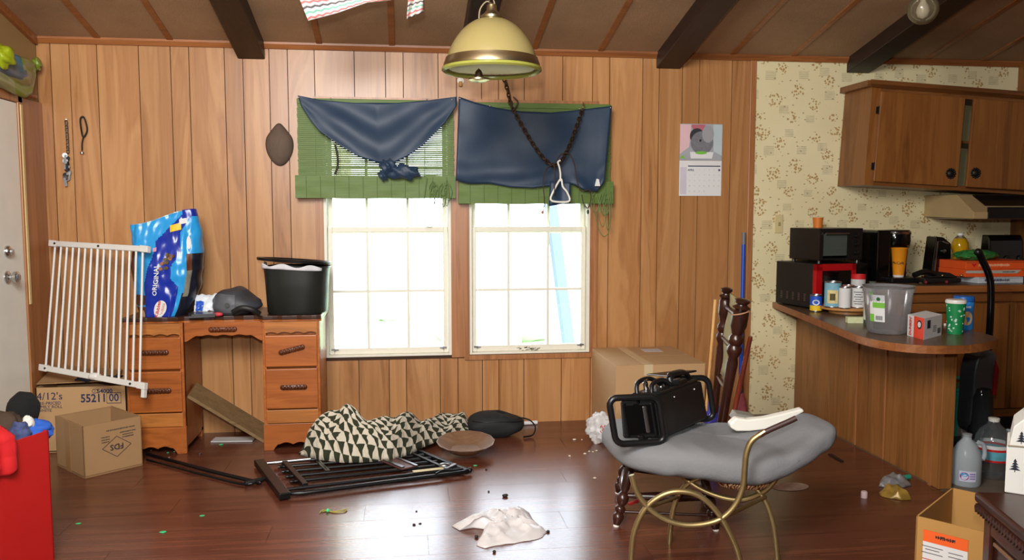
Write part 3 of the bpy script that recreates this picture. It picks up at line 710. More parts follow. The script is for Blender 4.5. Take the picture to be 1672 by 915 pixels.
bY = 4.63
x0, x1 = AY(58, 640, bY).x, AY(206, 640, bY).x; zt = AY(130, 632, bY).z
x1 = min(x1, X0-.02)
b2 = [Vector((x0, bY, 0)), Vector((x1, bY, 0)), Vector((x1, D-.03, 0)), Vector((x0, D-.03, 0))]
yb = open_box('produce_box', 'large cardboard box marked 55211 beneath the white gate', b2, zt, m_card2)
def onb(px, py): p = AY(px, py, bY); return Vector((p.x, bY-.0012, p.z))
ux = Vector((1, 0, 0))
text("4/12's", .056, onb(81, 648), ux, zv, m_navyink, yb, bold=.0); text('PRE-PRICED', .023, onb(80, 659), ux, zv, m_navyink, yb); text('FAMILY ROLL', .023, onb(80, 665), ux, zv, m_navyink, yb); text('WHITE', .023, onb(73, 671), ux, zv, m_navyink, yb)
text('54000', .032, onb(171, 639), ux, zv, m_navyink, yb, bold=.02); text('55211', .062, onb(153, 651), ux, zv, m_navyink, yb, bold=.02, sx=.86); text('00', .060, onb(186, 650), ux, zv, m_navyink, yb, bold=.01, sx=.86)
c = onb(186, 650); mb = MB().tube(spline([c+Vector((x*.036, 0, z*.028)) for x, z in ((-1, -1), (1, -1), (1, 1), (-1, 1))], 1, True), .002, 6, True); obj('number_frame', mb, m_navyink, yb)
c = onb(155, 639); mb = MB().tube([c+Vector((math.cos(a*PI/8)*.014, 0, math.sin(a*PI/8)*.011)) for a in range(16)], .0014, 6, True); obj('circle_mark', mb, m_navyink, yb)
text('2', .016, c, ux, zv, m_navyink, yb)
m_flap = M('cardboard_dark_side', (128, 96, 64), .85)
obj('flap', MB().hexa([Vector((x0-.01, bY+.04, zt+.01)), Vector((x1-.1, bY+.03, zt+.02)), Vector((x1-.1, D-.03, zt+.035)), Vector((x0, D-.03, zt+.07)), Vector((x0-.01, bY+.04, zt+.015)), Vector((x1-.1, bY+.03, zt+.025)), Vector((x1-.1, D-.03, zt+.04)), Vector((x0, D-.03, zt+.075))]), m_card, yb)
tag(obj('navy_cloth', MB().grid(lambda u, v: (lerp(AY(118, 630, bY).x, AY(186, 630, bY).x, u), bY+.03+.12*v, zt+.028+.016*nz(u*5, v*4)+.006*(1-v)), 18, 8), M('navy_fabric', (34, 42, 66), .8), smooth=60, solid=.008), 'dark navy cloth on top of the box marked 55211', 'cloth')

# ---- white metal gate
gate = thing('white_safety_gate', 'white metal safety gate with upright bars leaning on the desk over the boxes', 'gate', (AY(150, 615, 4.6).x, 4.6, zt))
BL, BR, TL, TR = AY(72, 601, 4.66), AY(232, 630, 4.36), AY(88, 398, 4.80), AY(237, 407, 4.47)
def gp(s, t): return BL.lerp(BR, s).lerp(TL.lerp(TR, s), t)
m_gate = M('gate_white_metal', (212, 210, 204), .35)
gn = (BR-BL).cross(TL-BL).normalized()
def rail(t, ext0, ext1):
    a, b = gp(-ext0, t), gp(1+ext1, t); return MB().bar(a, b, .022, .030, up=(TL-BL).normalized())
obj('top_rail', rail(1, .035, .02), m_gate, gate, bevel=.004); obj('bottom_rail', rail(0, .03, .03), m_gate, gate, bevel=.004)
for i in range(15):
    s = (i+.25)/14.6
    obj('bar', MB().tube([gp(s, .02), gp(s, .985)], .0062, 10), m_gate, gate, smooth=60)
s = 7.1/14.6
obj('slide_bar', MB().tube([gp(s+.012, .02), gp(s+.012, .985)], .0075, 10), m_gate, gate, smooth=60)
for s_, t in ((.0, 1), (1, 1), (0, 0), (1, 0)): obj('end_bracket', MB().obox(gp(s_, t), (BR-BL).normalized()*.026, gn*.0135, (TL-BL).normalized()*.0175), m_gate, gate, bevel=.003)
for s_, t in ((.52, 1), (.03, 1), (.03, 0), (.9, 0)): obj('screw', MB().lathe([(.006, -.003), (.006, .003), (.004, .004)], 10, gp(s_, t)+gn*-.0125 if gn.y > 0 else gp(s_, t)+gn*.0125, gn if gn.y < 0 else -gn), m_blackm, gate)
obj('latch_hub', MB().ball(gp(.53, .005), (.034, .022, .02), 16, 10), m_gate, gate, smooth=60)
obj('foot_clip', MB().obox(gp(1.02, -.045), (BR-BL).normalized()*.010, gn*.012, (TL-BL).normalized()*.028), m_gate, gate, bevel=.003)

# ---- red box with clothes at the left edge
rz = .50
ra, rb = F(-60, 748, rz), F(79, 703, rz); rd = (rb-ra).normalized(); rn = Vector((-rd.y, rd.x, 0))
def fl(p): return Vector((p.x, p.y, 0))
rbx = open_box('red_box', 'bright red cardboard box with clothes spilling over at the left edge', [fl(ra), fl(rb), fl(rb)+rn*.34, fl(ra)+rn*.34], rz, M('red_board', (180, 24, 22), .5, var=.06))
def lump(c, r, seed, amp=.25, n=24, m=16): return MB().ball(c, r, n, m, fn=lambda p: 1+amp*nz(p.x*1.7+seed, p.y*1.7, p.z*1.7)+amp*.5*nz(p.x*4, p.y*4+seed, p.z*4))
tag(obj('black_knit_hat', MB().ball(AY(38, 671, rb.y+.10), (.055, .06, .072), 28, 18, fn=lambda p: 1+.08*nz(p.x*2, p.y*2, p.z*2)+.012*math.sin(p.z*40)), M('black_knit', (12, 12, 13), .95, bump=.5, bs=120), smooth=60), 'black knitted hat on the clothes in the red box', 'hat')
tag(obj('blue_garment', lump(AY(52, 703, rb.y+.03), (.075, .045, .035), 3, .35), M('blue_cloth', (36, 84, 176), .8, var=.25, bump=.4, bs=30), smooth=60), 'bright blue garment heaped in the red box', 'clothing')
tag(obj('white_garment', lump(AY(46, 690, rb.y+.0), (.020, .016, .024), 9, .3), M('white_cloth', (206, 204, 196), .8), smooth=60), 'small white garment below the black hat', 'clothing')
tag(obj('navy_print_garment', lump(AY(32, 706, rb.y-.03), (.036, .018, .036), 12, .3), M('navy_white_print', (60, 70, 110), .8, var=.9, vs=55), smooth=60), 'navy and white printed garment in the front of the red box', 'clothing')
tag(obj('brown_garment', lump(AY(2, 693, rb.y+.02), (.07, .05, .045), 5, .25), M('brown_cloth', (64, 48, 36), .85), smooth=60), 'dark brown garment at the back of the red box', 'clothing')
def redc(u, v):                                        # red garment hung over the rim
    s = lerp(-.40, -.165, u)
    p = rb+rd*s; w_ = v*.30
    if w_ < .12: q = p+rn*(.12-w_)*.9+Vector((0, 0, .035+.03*math.sin(w_/.12*PI)-.02*v))
    else: q = p-rn*(.014+.006*math.sin(u*14))+Vector((0, 0, .02-(w_-.12)*(.95-.35*u)))
    return q+Vector((0, 0, .012*nz(u*5, v*6)))-rn*.012*nz(u*6, v*4, 3)
tag(obj('red_garment', MB().grid(redc, 24, 22), M('red_cloth', (190, 20, 26), .75, var=.15, bump=.3, bs=25), smooth=60, solid=.006), 'red garment hanging over the rim of the red box', 'clothing')
# ================================================================ things hung on the wall and ceiling
# bamboo roll-up shades
def slat_mat(name, c1, c2):
    t = NT(name); co = t.coord((2.5, 1, 60)); n = t.node('ShaderNodeTexNoise', {'Vector': co, 'Scale': 3, 'Detail': 3})
    c = t.mix(n.outputs[0], lin(c1), lin(c2)); t.link(c, t.p.inputs['Base Color']); t.p.inputs['Roughness'].default_value = .55
    tl = t.node('ShaderNodeBsdfTranslucent'); t.link(c, tl.inputs[0])
    mx = t.node('ShaderNodeMixShader', {0: .14, 1: t.p.outputs[0], 2: tl.outputs[0]}); t.link(mx.outputs[0], t.out.inputs[0]); return t.mat
m_bamboo = slat_mat('green_bamboo', (70, 98, 28), (110, 134, 56))
m_cordg = M('green_cord', (104, 128, 74), .8)
def shade(x0, x1, ytop, yfold, ybot, label, cords):
    Y = D-.035
    a, b = AY(x0, 230, Y).x, AY(x1, 230, Y).x; z1, zf, z0 = AY((x0+x1)/2, ytop, Y).z, AY((x0+x1)/2, yfold, Y).z, AY((x0+x1)/2, ybot, Y-.04).z
    t = thing('bamboo_shade', label, 'window shade', ((a+b)/2, Y, z0), group='green bamboo shades')
    obj('head_rail', MB().box(a, b, Y-.006, D-.014, z1-.02, z1+.012), m_bamboo, t, bevel=.003)
    mb = MB(); z = z1-.02; k = 0
    while z > zf-.01:
        j = random.uniform(-.002, .002); h = random.uniform(.0098, .0106)
        mb.box(a+j, b+j, Y-.0015, Y+.0015, z-h, z); z -= .0112; k += 1
    o = obj('slats', mb, m_bamboo, t); o['kind'] = 'stuff'
    mb = MB()                                          # bundle of folded layers
    lay = [(0, .0, .0), (.016, .012, .004), (.032, .006, .01), (.05, .0, .0)]
    for i, (dy, dzb, ds) in enumerate(lay):
        mb.grid(lambda u, v: (lerp(a-.012+ds, b+.004-ds*.5, u), Y-.012-dy+.004*nz(u*6, v*2, i), lerp(z0+dzb, zf+.012-ds, v)+.004*nz(u*4, i)), 40, 10)
    fo = obj('folded_bundle', mb, m_bamboo, t, solid=.012)
    for i in range(11):
        x = lerp(a+.01, b-.01, (i+.5)/11)
        obj('warp_thread', MB().tube([(x, Y-.0815, z0+.004), (x, Y-.0815, zf+.008)], .0012, 5), m_cordg, t)
    for i in range(6):
        x = lerp(a+.03, b-.03, (i+.5)/6); obj('warp_thread', MB().tube([(x, Y-.004, zf), (x, Y-.004, z1)], .0012, 5), m_cordg, t)
    for pts in cords:
        obj('cord', MB().tube(spline([AY(px, py, Y-.085) for px, py in pts], 5), .0022, 6), m_cordg, t, smooth=60)
    return t
def loops(cx, y0, n, w_, l, seed):
    r = random.Random(seed); out = []
    for i in range(n):
        x = cx+r.uniform(-w_, w_); q = r.uniform(.5, 1)*l; d = r.uniform(4, 11)
        out.append([(x, y0+r.uniform(-4, 8)), (x-d*.6, y0+q*.5), (x-d*.2, y0+q*.95), (x+d*.3, y0+q), (x+d*.7, y0+q*.55), (x+d*.3, y0+r.uniform(0, 8))])
    return out
shade(486, 741, 166, 291, 324, 'green bamboo roll-up shade on the left window, half raised', loops(718, 296, 8, 13, 42, 3)+[[(697, 290), (692, 330), (693, 362), (700, 371), (708, 365), (710, 330), (708, 300)], [(693, 288), (694, 215)]])
shade(751, 997, 172, 300, 333, 'green bamboo roll-up shade on the right window, behind navy cloth', loops(980, 316, 7, 12, 60, 5)+[[(968, 318), (974, 362), (984, 385), (994, 378), (998, 340), (996, 312)]])

m_navy = M('navy_satin', (28, 50, 74), .5, var=.12, vs=10, sheen=.1, bump=.15, bs=300)
def drape(top, bot, Y, fold, nx=48, ny=26):
    def g(u, v):
        a, b = poly(top, u), poly(bot, u); px, py = lerp(a[0], b[0], v), lerp(a[1], b[1], v)
        return AY(px, py, Y-fold(u, v))
    return g
top = [(486, 156), (520, 163), (577, 168), (648, 168), (700, 164), (746, 158)]
bot = [(491, 171), (505, 194), (521, 214), (555, 238), (588, 257), (618, 266), (640, 268), (662, 257), (692, 236), (726, 201), (746, 171)]
sw = thing('navy_swag_cloth', 'navy satin cloth knotted into a swag over the left window', 'curtain', AY(617, 160, D-.13), group='navy cloths pinned over the windows')
def fold1(u, v):
    c = 1-abs(2*u-1); return .105+.035*math.sin(PI*min(1, c*1.2)/2)*v+.013*math.sin(v*9-c*5.0)*c+.010*math.sin((u-.5)*26*(1.2-v))*v*c
obj('swag', MB().grid(drape(top, bot, D, fold1), 64, 30), m_navy, sw, smooth=60, solid=.003)
m_pin = M('pin_metal', (190, 190, 186), .3, 1)
def kn(c, r, seed): return MB().ball(c, r, 30, 18, fn=lambda p: 1+.16*math.sin(p.x*7+p.z*5+seed)+.18*nz(p.x*2+seed, p.y*2, p.z*2))
k1 = AY(633, 272, D-.15); obj('knot', kn(k1, (.045, .035, .042), 1), m_navy, sw, smooth=60)
k2 = AY(660, 281, D-.15); obj('knot_tail', kn(k2, (.088, .034, .043), 4), m_navy, sw, smooth=60)
k3 = AY(626, 286, D-.14); obj('knot_tail', kn(k3, (.03, .03, .03), 7), m_navy, sw, smooth=60)
for px, py in ((488, 159), (540, 161), (738, 163), (697, 162)): p = AY(px, py, D-.11); obj('pin', MB().ball(p, .005, 8, 6), m_pin, sw, smooth=60)
obj('tie', MB().tube(spline([AY(547, 236, D-.10), AY(551, 255, D-.10), AY(551, 272, D-.10), AY(547, 285, D-.10)], 5), .006, 8), m_blackm, sw, smooth=60)
top = [(749, 158), (775, 167), (810, 176), (850, 182), (900, 184), (950, 179), (999, 173)]
bot = [(744, 294), (765, 300), (800, 300), (835, 306), (870, 307), (905, 303), (935, 301), (957, 312), (975, 313), (987, 297)]
rc = thing('navy_flat_cloth', 'navy satin cloth hung flat across the top of the right window', 'curtain', AY(872, 165, D-.13), group='navy cloths pinned over the windows')
def fold2(u, v): return .105+.035*v+.010*math.sin(v*16+u*6)*ss(.6, 1, v)+.008*math.sin(u*13+v*2.5)*(1-.5*v)+.014*math.sin(u*40)*ss(.86, 1, v)*ss(.5, 1, u)+.012*nz(u*4, v*3)
obj('cloth_panel', MB().grid(drape(top, bot, D, fold2), 64, 34), m_navy, rc, smooth=60, solid=.003)
obj('hanging_corner', MB().grid(drape([(898, 296), (932, 298)], [(896, 337), (931, 331)], D, lambda u, v: .165+.006*math.sin(u*8)), 10, 8), m_navy, rc, smooth=60, solid=.003)
obj('care_tag', MB().prism([AY(*q, D-.185) for q in ((971, 304), (980, 304), (978, 293), (974, 292))], (0, .001, 0)), m_paper, rc)
for px, py in ((751, 161), (997, 176), (946, 178), (800, 173)): p = AY(px, py, D-.115); obj('pin', MB().ball(p, .005, 8, 6), m_pin, rc, smooth=60)

# chain hung in a loop across the right cloth, with stirrup hook and leather thong
m_iron = M('rusty_chain', (64, 46, 28), .5, .6, var=.3, vs=40)
def chain(path, R, r, pitch, parent, mat):
    P = [Vector(p) for p in path]; L = [0]
    for a, b in zip(P, P[1:]): L.append(L[-1]+(b-a).length)
    n = max(2, int(L[-1]/pitch)); mesh = None; i = 0
    prof = [Vector((math.cos(a)*R*.62, 0, math.sin(a)*R)) for a in [2*PI*k/12 for k in range(12)]]
    for k in range(n):
        x = (k+.5)/n*L[-1]
        while L[i+1] < x: i += 1
        p = P[i].lerp(P[i+1], (x-L[i])/(L[i+1]-L[i])); d = (P[i+1]-P[i]).normalized()
        q = d.to_track_quat('Z', 'Y').to_matrix().to_4x4() @ Matrix.Rotation(PI/2*(k % 2)+.5, 4, 'Z')
        Mx = Matrix.Translation(p-XM[parent.name].translation) @ q
        if mesh is None:
            o = obj('link', MB().tube(prof, r, 6, True), mat, parent, smooth=60, world=False); mesh = o.data
        else:
            o = bpy.data.objects.new('link', mesh); col.objects.link(o); o.parent = parent
        o.matrix_local = Mx
hk = AY(952, 176, D-.02)
cpath = spline([AY(814, 96, 4.70), AY(821, 122, 4.70), AY(829, 148, 4.70), AY(835, 172, 4.70), AY(851, 203, 4.715), AY(872, 238, 4.72), AY(890, 261, 4.72), AY(905, 270, 4.72), AY(917, 262, 4.72), AY(930, 237, 4.73), AY(942, 205, 4.75), AY(952, 176, 4.79)], 6)
ch = thing('hanging_chain', 'rusty chain hanging in a loop in front of the right navy cloth', 'chain', cpath[0])
chain(cpath, .0155, .0042, .0215, ch, m_iron)
cpath2 = spline([AY(812, 72, 4.70), AY(824, 122, 4.69), AY(833, 155, 4.69), AY(836, 180, 4.69), AY(846, 168, 4.69), AY(838, 158, 4.69)], 6)
obj('wire_twist', MB().tube(cpath2, .004, 6), m_iron, ch, smooth=60)
obj('wall_hook', MB().tube(spline([AY(952, 168, D-.01), AY(952, 168, 4.80), AY(952, 176, 4.77), AY(952, 180, 4.80)], 5), .004, 8), m_brass, ch, smooth=60)
st = thing('white_stirrup_hook', 'white metal stirrup-shaped hook hanging from the chain', 'hook', AY(912, 300, 4.70))
Y = 4.70
obj('stirrup', MB().tube(spline([AY(*q, Y) for q in ((914, 294), (906, 308), (899, 326), (914, 330), (930, 328), (926, 314), (919, 305), (917, 294))], 4, True), .0058, 8, True), m_white, st, smooth=60)
obj('shank', MB().tube(spline([AY(*q, Y) for q in ((915, 296), (915, 283), (913, 272), (911, 265), (915, 262))], 5), .0055, 8), m_white, st, smooth=60)
m_leather = M('brown_thong', (62, 40, 26), .7)
th_ = thing('leather_thong', 'thin brown leather thong looped over the chain', 'cord', AY(905, 268, 4.70))
for pts in ([(905, 268), (893, 275), (887, 295), (889, 330), (887, 346)], [(905, 268), (916, 252), (930, 252), (938, 268), (942, 295), (950, 312), (962, 310), (965, 324), (960, 340), (953, 332), (950, 318)], [(905, 270), (906, 292), (905, 318)]):
    obj('strand', MB().tube(spline([AY(*q, 4.69) for q in pts], 6), .0028, 6), m_leather, th_, smooth=60)
obj('bead', MB().ball(AY(886, 347, 4.69), (.009, .008, .011), 10, 8), M('tan_bead', (176, 104, 60), .6), th_, smooth=60)
obj('bead', MB().ball(AY(960, 346, 4.69), (.007, .007, .014), 10, 8), m_blackm, th_, smooth=60)

# small owl-like plaque knob on the wall below the lamp
p = AY(752, 135, D)
wp = thing('wall_hook_plate', 'tiny white and brown hook on the plank wall under the lamp', 'hook', p)
obj('plate', MB().lathe([(.020, 0), (.020, .004), (.014, .007), (0, .008)], 16, p+Vector((0, 0, .010)), (0, -1, 0)), m_white, wp, smooth=50)
obj('hook', MB().box(p.x-.011, p.x+.009, D-.018, D-.004, p.z-.024, p.z+.006), M('amber_wood', (170, 120, 40), .5), wp, bevel=.004)

# brown cap on the wall
c = AY(457, 237, D)
cp = thing('felt_hat', 'brown felt hat hanging flat on the wall left of the windows', 'hat', c)
def capf(u, v):
    a = 2*PI*u; r = v; x = math.sin(a)*.068*(1-.10*math.cos(2*a)); z = -math.cos(a)*.118
    if z > 0: x *= 1-.35*ss(.03, .118, z)
    return Vector((c.x+x*r, D-.008-.05*(1-r*r)**.6+.004*nz(x*30*r, z*30*r), c.z+z*r+.002))
obj('crown', MB().grid(capf, 40, 14, cu=True), M('brown_felt', (96, 80, 68), .9, var=.15, bump=.3, bs=150), cp, smooth=70, solid=.003)
obj('peak', MB().tube([capf(u, .985)+Vector((0, -.004, 0)) for u in [k/40 for k in range(40)]], .004, 6, True), M('brown_felt_edge', (70, 56, 46), .9), cp, smooth=60)

# key chain and leash on the left
kp = AY(109, 198, D-.01)
kc = thing('key_chain', 'dark bunch of keys hanging from a chain on the left of the plank wall', 'keys', kp)
chain([AY(108, 197, D-.014), AY(110, 225, D-.014), AY(111, 250, D-.014)], .013, .003, .018, kc, m_steel)
obj('nail', MB().tube([AY(108, 196, D), AY(108, 195, D-.03)], .003, 8), m_steel, kc)
for i in range(9):
    q = AY(110+random.uniform(-4, 3), 258+i*4.6, D-.016-random.random()*.02)
    o = obj('key', MB().lathe([(.014, -.0015), (.014, .0015)], 10, q+Vector((0, 0, .014)), (.3*random.uniform(-1, 1), 1, 0)).obox(q-Vector((0, 0, .008)), (.007, 0, random.uniform(-.003, .003)), (0, .002, 0), (random.uniform(-.006, .006), 0, .024)), [m_steel, m_blackm][i % 2], kc)
ls = thing('wrist_leash', 'thin dark wrist strap hanging from a nail beside the keys', 'strap', AY(134, 195, D-.01))
obj('loop', MB().tube(spline([AY(*q, D-.012) for q in ((131, 195), (136, 191), (140, 200), (142, 214), (136, 224), (133, 214))], 5, True), .005, 6, True), m_blackm, ls, smooth=60)
obj('tail', MB().tube(spline([AY(*q, D-.012) for q in ((136, 224), (134, 234), (134, 246))], 5), .0045, 6), m_blackm, ls, smooth=60)
obj('clip', MB().lathe([(.003, 0), (.010, .002), (.010, .012), (.003, .016)], 10, AY(134, 252, D-.014), (0, 0, 1)), m_steel, ls, smooth=50)

# calendar
cY = D-.004
def cal(px, py, d=0.0): p = AY(px, py, cY); return Vector((p.x, cY-d, p.z))
ca = thing('wall_calendar', 'wall calendar with a grey chinchilla photo on the planks by the wallpaper', 'calendar', cal(1144, 320))
c00, c11 = cal(1108.5, 320), cal(1179.5, 203); cw = c11.x-c00.x; chh = c11.z-c00.z; zm = c00.z+chh*.495
def crect(a, b, c, d, y): return MB().box(c00.x+cw*a, c00.x+cw*b, cY-y-.0006, cY-y, c00.z+chh*c, c00.z+chh*d)
obj('month_page', MB().box(c00.x, c11.x, cY-.002, cY+.002, c00.z, zm-.001), m_paper, ca)
pic = obj('picture_page', MB().box(c00.x, c11.x, cY-.002, cY+.002, zm+.001, c11.z), M('photo_grey', (158, 160, 166), .5, var=.2, vs=12), ca)
def cshape(pts, y, mat, name): return obj(name, MB().prism([(c00.x+cw*a, cY-y, c00.z+chh*b) for a, b in pts], (0, -.0005, 0)), mat, pic)
cshape([(0, .58), (.22, .68), (.26, .99), (0, .99)], .0022, M('photo_pink', (214, 178, 182), .6), 'print_curtain')
cshape([(.26, .97), (.36, .86), (.56, .90), (.60, .99), (.28, .99)], .0023, M('photo_rose', (176, 96, 112), .6), 'print_cushion')
cshape([(.78, .99), (1, .99), (1, .56), (.80, .62)], .0022, M('photo_teal', (176, 190, 194), .6), 'print_wall')
el = lambda cx, cy, rx, ry, n=20: [(cx+math.cos(2*PI*i/n)*rx, cy+math.sin(2*PI*i/n)*ry) for i in range(n)]
mf = M('photo_fur', (112, 112, 118), .7, var=.4, vs=60); mfd = M('photo_dark', (44, 44, 50), .7)
cshape(el(.40, .83, .17, .11), .0026, mfd, 'print_shadow'); cshape(el(.52, .74, .27, .16), .0030, mf, 'print_animal'); cshape(el(.66, .86, .14, .12), .0034, M('photo_fur_light', (150, 150, 154), .7), 'print_ear')
cshape(el(.48, .77, .025, .018, 10), .0038, m_ink, 'print_eye')
cshape([(.24, .61), (.80, .61), (.76, .52), (.26, .52)], .0040, m_paper, 'print_bowl'); cshape(el(.50, .60, .14, .022), .0045, m_green, 'print_greens'); cshape([(0, .52), (.13, .52), (.06, .57)], .0040, m_green, 'print_leaf')
text('APRIL', .017, cal(1128, 278, .0026), ux, zv, m_navyink, ca, bold=.01)
obj('emblem', disc2(.007, 14, .0006).xf(frame(cal(1174, 278, .0022), ux, zv)), m_navyink, ca)
obj('header_bar', crect(.20, .97, .408, .422, .0022), m_navyink, ca)
obj('side_column', crect(.02, .17, .02, .40, .0022), M('pale_lilac', (196, 190, 202), .8), ca)
md = M('pale_grey_ink', (170, 172, 180), .8)
n = 0
for r in range(5):
    for k in range(7):
        d = r*7+k-1
        if 1 <= d <= 30: text(str(d), .0095, Vector((c00.x+cw*(.245+.115*k), cY-.0026, c00.z+chh*(.365-.075*r))), ux, zv, md, ca, name='date')
obj('pin', MB().ball(cal(1144, 204, .004), .003, 8, 6), m_pin, ca)

# green valance over the door
vY = 4.42
val = thing('green_valance', 'green and turquoise satin valance bunched over the white door', 'valance', (XL+.08, vY, AX(20, 155, XL+.08).z))
zv0, zv1 = AX(30, 160, XL+.10).z, AX(30, 78, XL+.10).z
vtop = [(-45, 70), (0, 84), (25, 90), (44, 97), (57, 105)]
vbot = [(-45, 128), (0, 142), (22, 153), (40, 160), (52, 153), (58, 122)]
def vf(u, v):
    a, b = poly(vtop, u), poly(vbot, u); px, py = lerp(a[0], b[0], v), lerp(a[1], b[1], v)
    bul = .050+.045*math.sin(PI*min(1, .1+v*.9))*ss(1.02, .75, u)+.010*math.sin(v*13-u*7)*ss(1, .7, u)+.008*nz(u*6, v*5)
    return AX(px, py, XL+bul)
def vmat(u, v):
    if .30 < u < .74 and v < .42-.25*(.74-u): return 1
    if u < .78 and .36 < v < .56 and v < .62-.1*u: return 3
    return 0 if nz(u*5, v*3, 2.2) > -.05 and u > .55 else 2
t = sheer('lime_satin', (120, 138, 44), .1, .35)
obj('gathered_cloth', MB().grid(vf, 70, 30, mi=vmat), [t, M('turquoise_satin', (44, 116, 140), .35, var=.2), M('pale_olive_satin', (142, 148, 98), .35), M('slate_satin', (70, 92, 110), .35)], val, smooth=70, solid=.004)
obj('lime_bunch', kn(AX(4, 92, XL+.10), (.05, .06, .055), 5), sheer('bright_lime_satin', (156, 172, 24), .1, .4), val, smooth=60)
obj('knotted_end', kn(AX(60, 105, XL+.045), (.022, .03, .034), 2), t, val, smooth=60)
obj('curtain_rod', MB().tube([(XL+.035, 4.0, AX(30, 150, XL+.03).z), (XL+.035, D-.12, AX(30, 150, XL+.03).z)], .012, 12), m_trim, val, smooth=60)

# chevron cloths hanging from the ceiling
def chev():
    t = NT('chevron_cloth'); uv = t.node('ShaderNodeTexCoord').outputs['UV']; s = t.node('ShaderNodeSeparateXYZ', {0: uv})
    zz = t.math('PINGPONG', t.math('MULTIPLY', s.outputs[0], 1.0), .5)
    v = t.math('ADD', t.math('MULTIPLY', s.outputs[1], 1.0), t.math('MULTIPLY', zz, .55))
    k = t.math('FRACT', t.math('DIVIDE', v, 3.0)); line = t.math('LESS_THAN', t.math('FRACT', v), .42)
    r = t.node('ShaderNodeValToRGB', {0: k}); r.color_ramp.interpolation = 'CONSTANT'; e = r.color_ramp.elements; e[0].color = lin((226, 120, 120)); e[1].position = .333; e[1].color = lin((96, 92, 96)); q = e.new(.667); q.color = lin((130, 190, 172))
    t.link(t.mix(line, lin((226, 222, 214)), r.outputs[0]), t.p.inputs['Base Color']); t.p.inputs['Roughness'].default_value = .85; return t.mat
m_chev = chev()
cy = 3.9
def cg(tp, bt, Y, sw=.02):
    g = drape(tp, bt, Y, lambda u, v: sw*math.sin(u*7+v*3)); return g
zt_ = 2.5
ck = thing('chevron_cloth', 'large corner of white zigzag-striped cloth hanging from the ceiling', 'cloth', (AY(560, 0, cy).x, cy, AY(560, 0, cy).z), group='zigzag cloths tacked to the ceiling')
obj('cloth_panel', MB().grid(cg([(481, -22), (640, -22)], [(503, 34), (552, 21), (600, 4), (640, 0)], cy), 40, 16, uv=lambda u, v: (u*11, v*6.5)), m_chev, ck, smooth=60, solid=.002)
ck2 = thing('chevron_cloth', 'small twisted end of zigzag-striped cloth hanging beside the larger one', 'cloth', (AY(680, 0, cy).x, cy, AY(680, 0, cy).z), group='zigzag cloths tacked to the ceiling')
obj('cloth_panel', MB().grid(cg([(668, -22), (690, -22)], [(664, 31), (692, 19)], cy, .03), 16, 14, uv=lambda u, v: (u*3, v*7)), m_chev, ck2, smooth=60, solid=.002)

# pendant lamp
lY = 3.60; lc = AY(803, 108, lY); lr = 76*3.55/FPX
pl = thing('pendant_lamp', 'cream glass dome pendant lamp with brass rim hanging on a chain', 'lamp', (lc.x, lY, lc.z-.03))
hz_ = AY(803, 28, lY).z-lc.z
domes = [(lr*.985, 0.0), (lr*.965, .02), (lr*.92, .06), (lr*.80, hz_*.52), (lr*.62, hz_*.74), (lr*.40, hz_*.90), (lr*.20, hz_*.97), (lr*.17, hz_)]
domep = [Vector((r, 0, h)) for r, h in domes]; domep = [(p.x, p.z) for p in spline(domep, 4)]
obj('glass_shade', MB().lathe(domep, 56, lc, cap=False), sheer('cream_glass', (168, 152, 98), .15, .3, .06, 6), pl, smooth=60, solid=.006)
m_brassd = M('antique_brass', (176, 160, 128), .36, 1, var=.15, vs=12)
obj('rim_band', MB().lathe([(lr*.97, .028), (lr*.985, .03), (lr*1.0, .018), (lr*1.03, .004), (lr*1.03, -.006), (lr*.985, -.008), (lr*.96, 0)], 56, lc, cap=False), m_brassd, pl, smooth=40, solid=.002)
obj('rim_lip', MB().lathe([(lr*.97, -.008), (lr*1.06, -.012), (lr*1.065, -.019), (lr*1.03, -.024), (lr*.95, -.018)], 56, lc, cap=False), sheer('lime_glass_lip', (176, 176, 84), .3, .25), pl, smooth=40, solid=.003)
obj('inner_dish', MB().lathe([(0, .012), (lr*.5, .012), (lr*.92, -.012), (lr*.93, -.008), (lr*.5, .018), (0, .018)], 40, lc), M('brassy_reflector', (128, 100, 74), .4, .8), pl, smooth=40)
fp = lc+Vector((-.058, -.02, -.058))
obj('bottom_cap', MB().lathe([(0, -.014), (.030, -.013), (.046, -.006), (.046, 0), (.020, .008), (.014, .03), (0, .045)], 32, fp), m_brassd, pl, smooth=40)
tp = lc+Vector((0, 0, hz_))
obj('top_cap', MB().lathe([(.046, -.006), (.048, .004), (.032, .016), (.022, .028), (.020, .05), (.010, .056), (0, .058)], 28, tp), m_brassd, pl, smooth=40)
chain([tp+Vector((0, 0, .055)), Vector((tp.x, lY, zc(lY)-.02))], .020, .0035, .027, pl, m_brassd)
obj('power_cord', MB().tube(spline([tp+Vector((-.055, .0, -.03)), tp+Vector((-.05, .0, .03)), tp+Vector((-.02, .0, .065)), tp+Vector((.012, .0, .05)), tp+Vector((.004, .01, .12)), Vector((tp.x-.01, lY+.01, zc(lY)))], 6), .0035, 6), M('clear_cord', (140, 128, 100), .4), pl, smooth=60)
obj('ceiling_hook', MB().lathe([(.03, 0), (.028, -.012), (.008, -.03)], 20, (tp.x, lY, zc(lY))), m_brassd, pl, smooth=40)

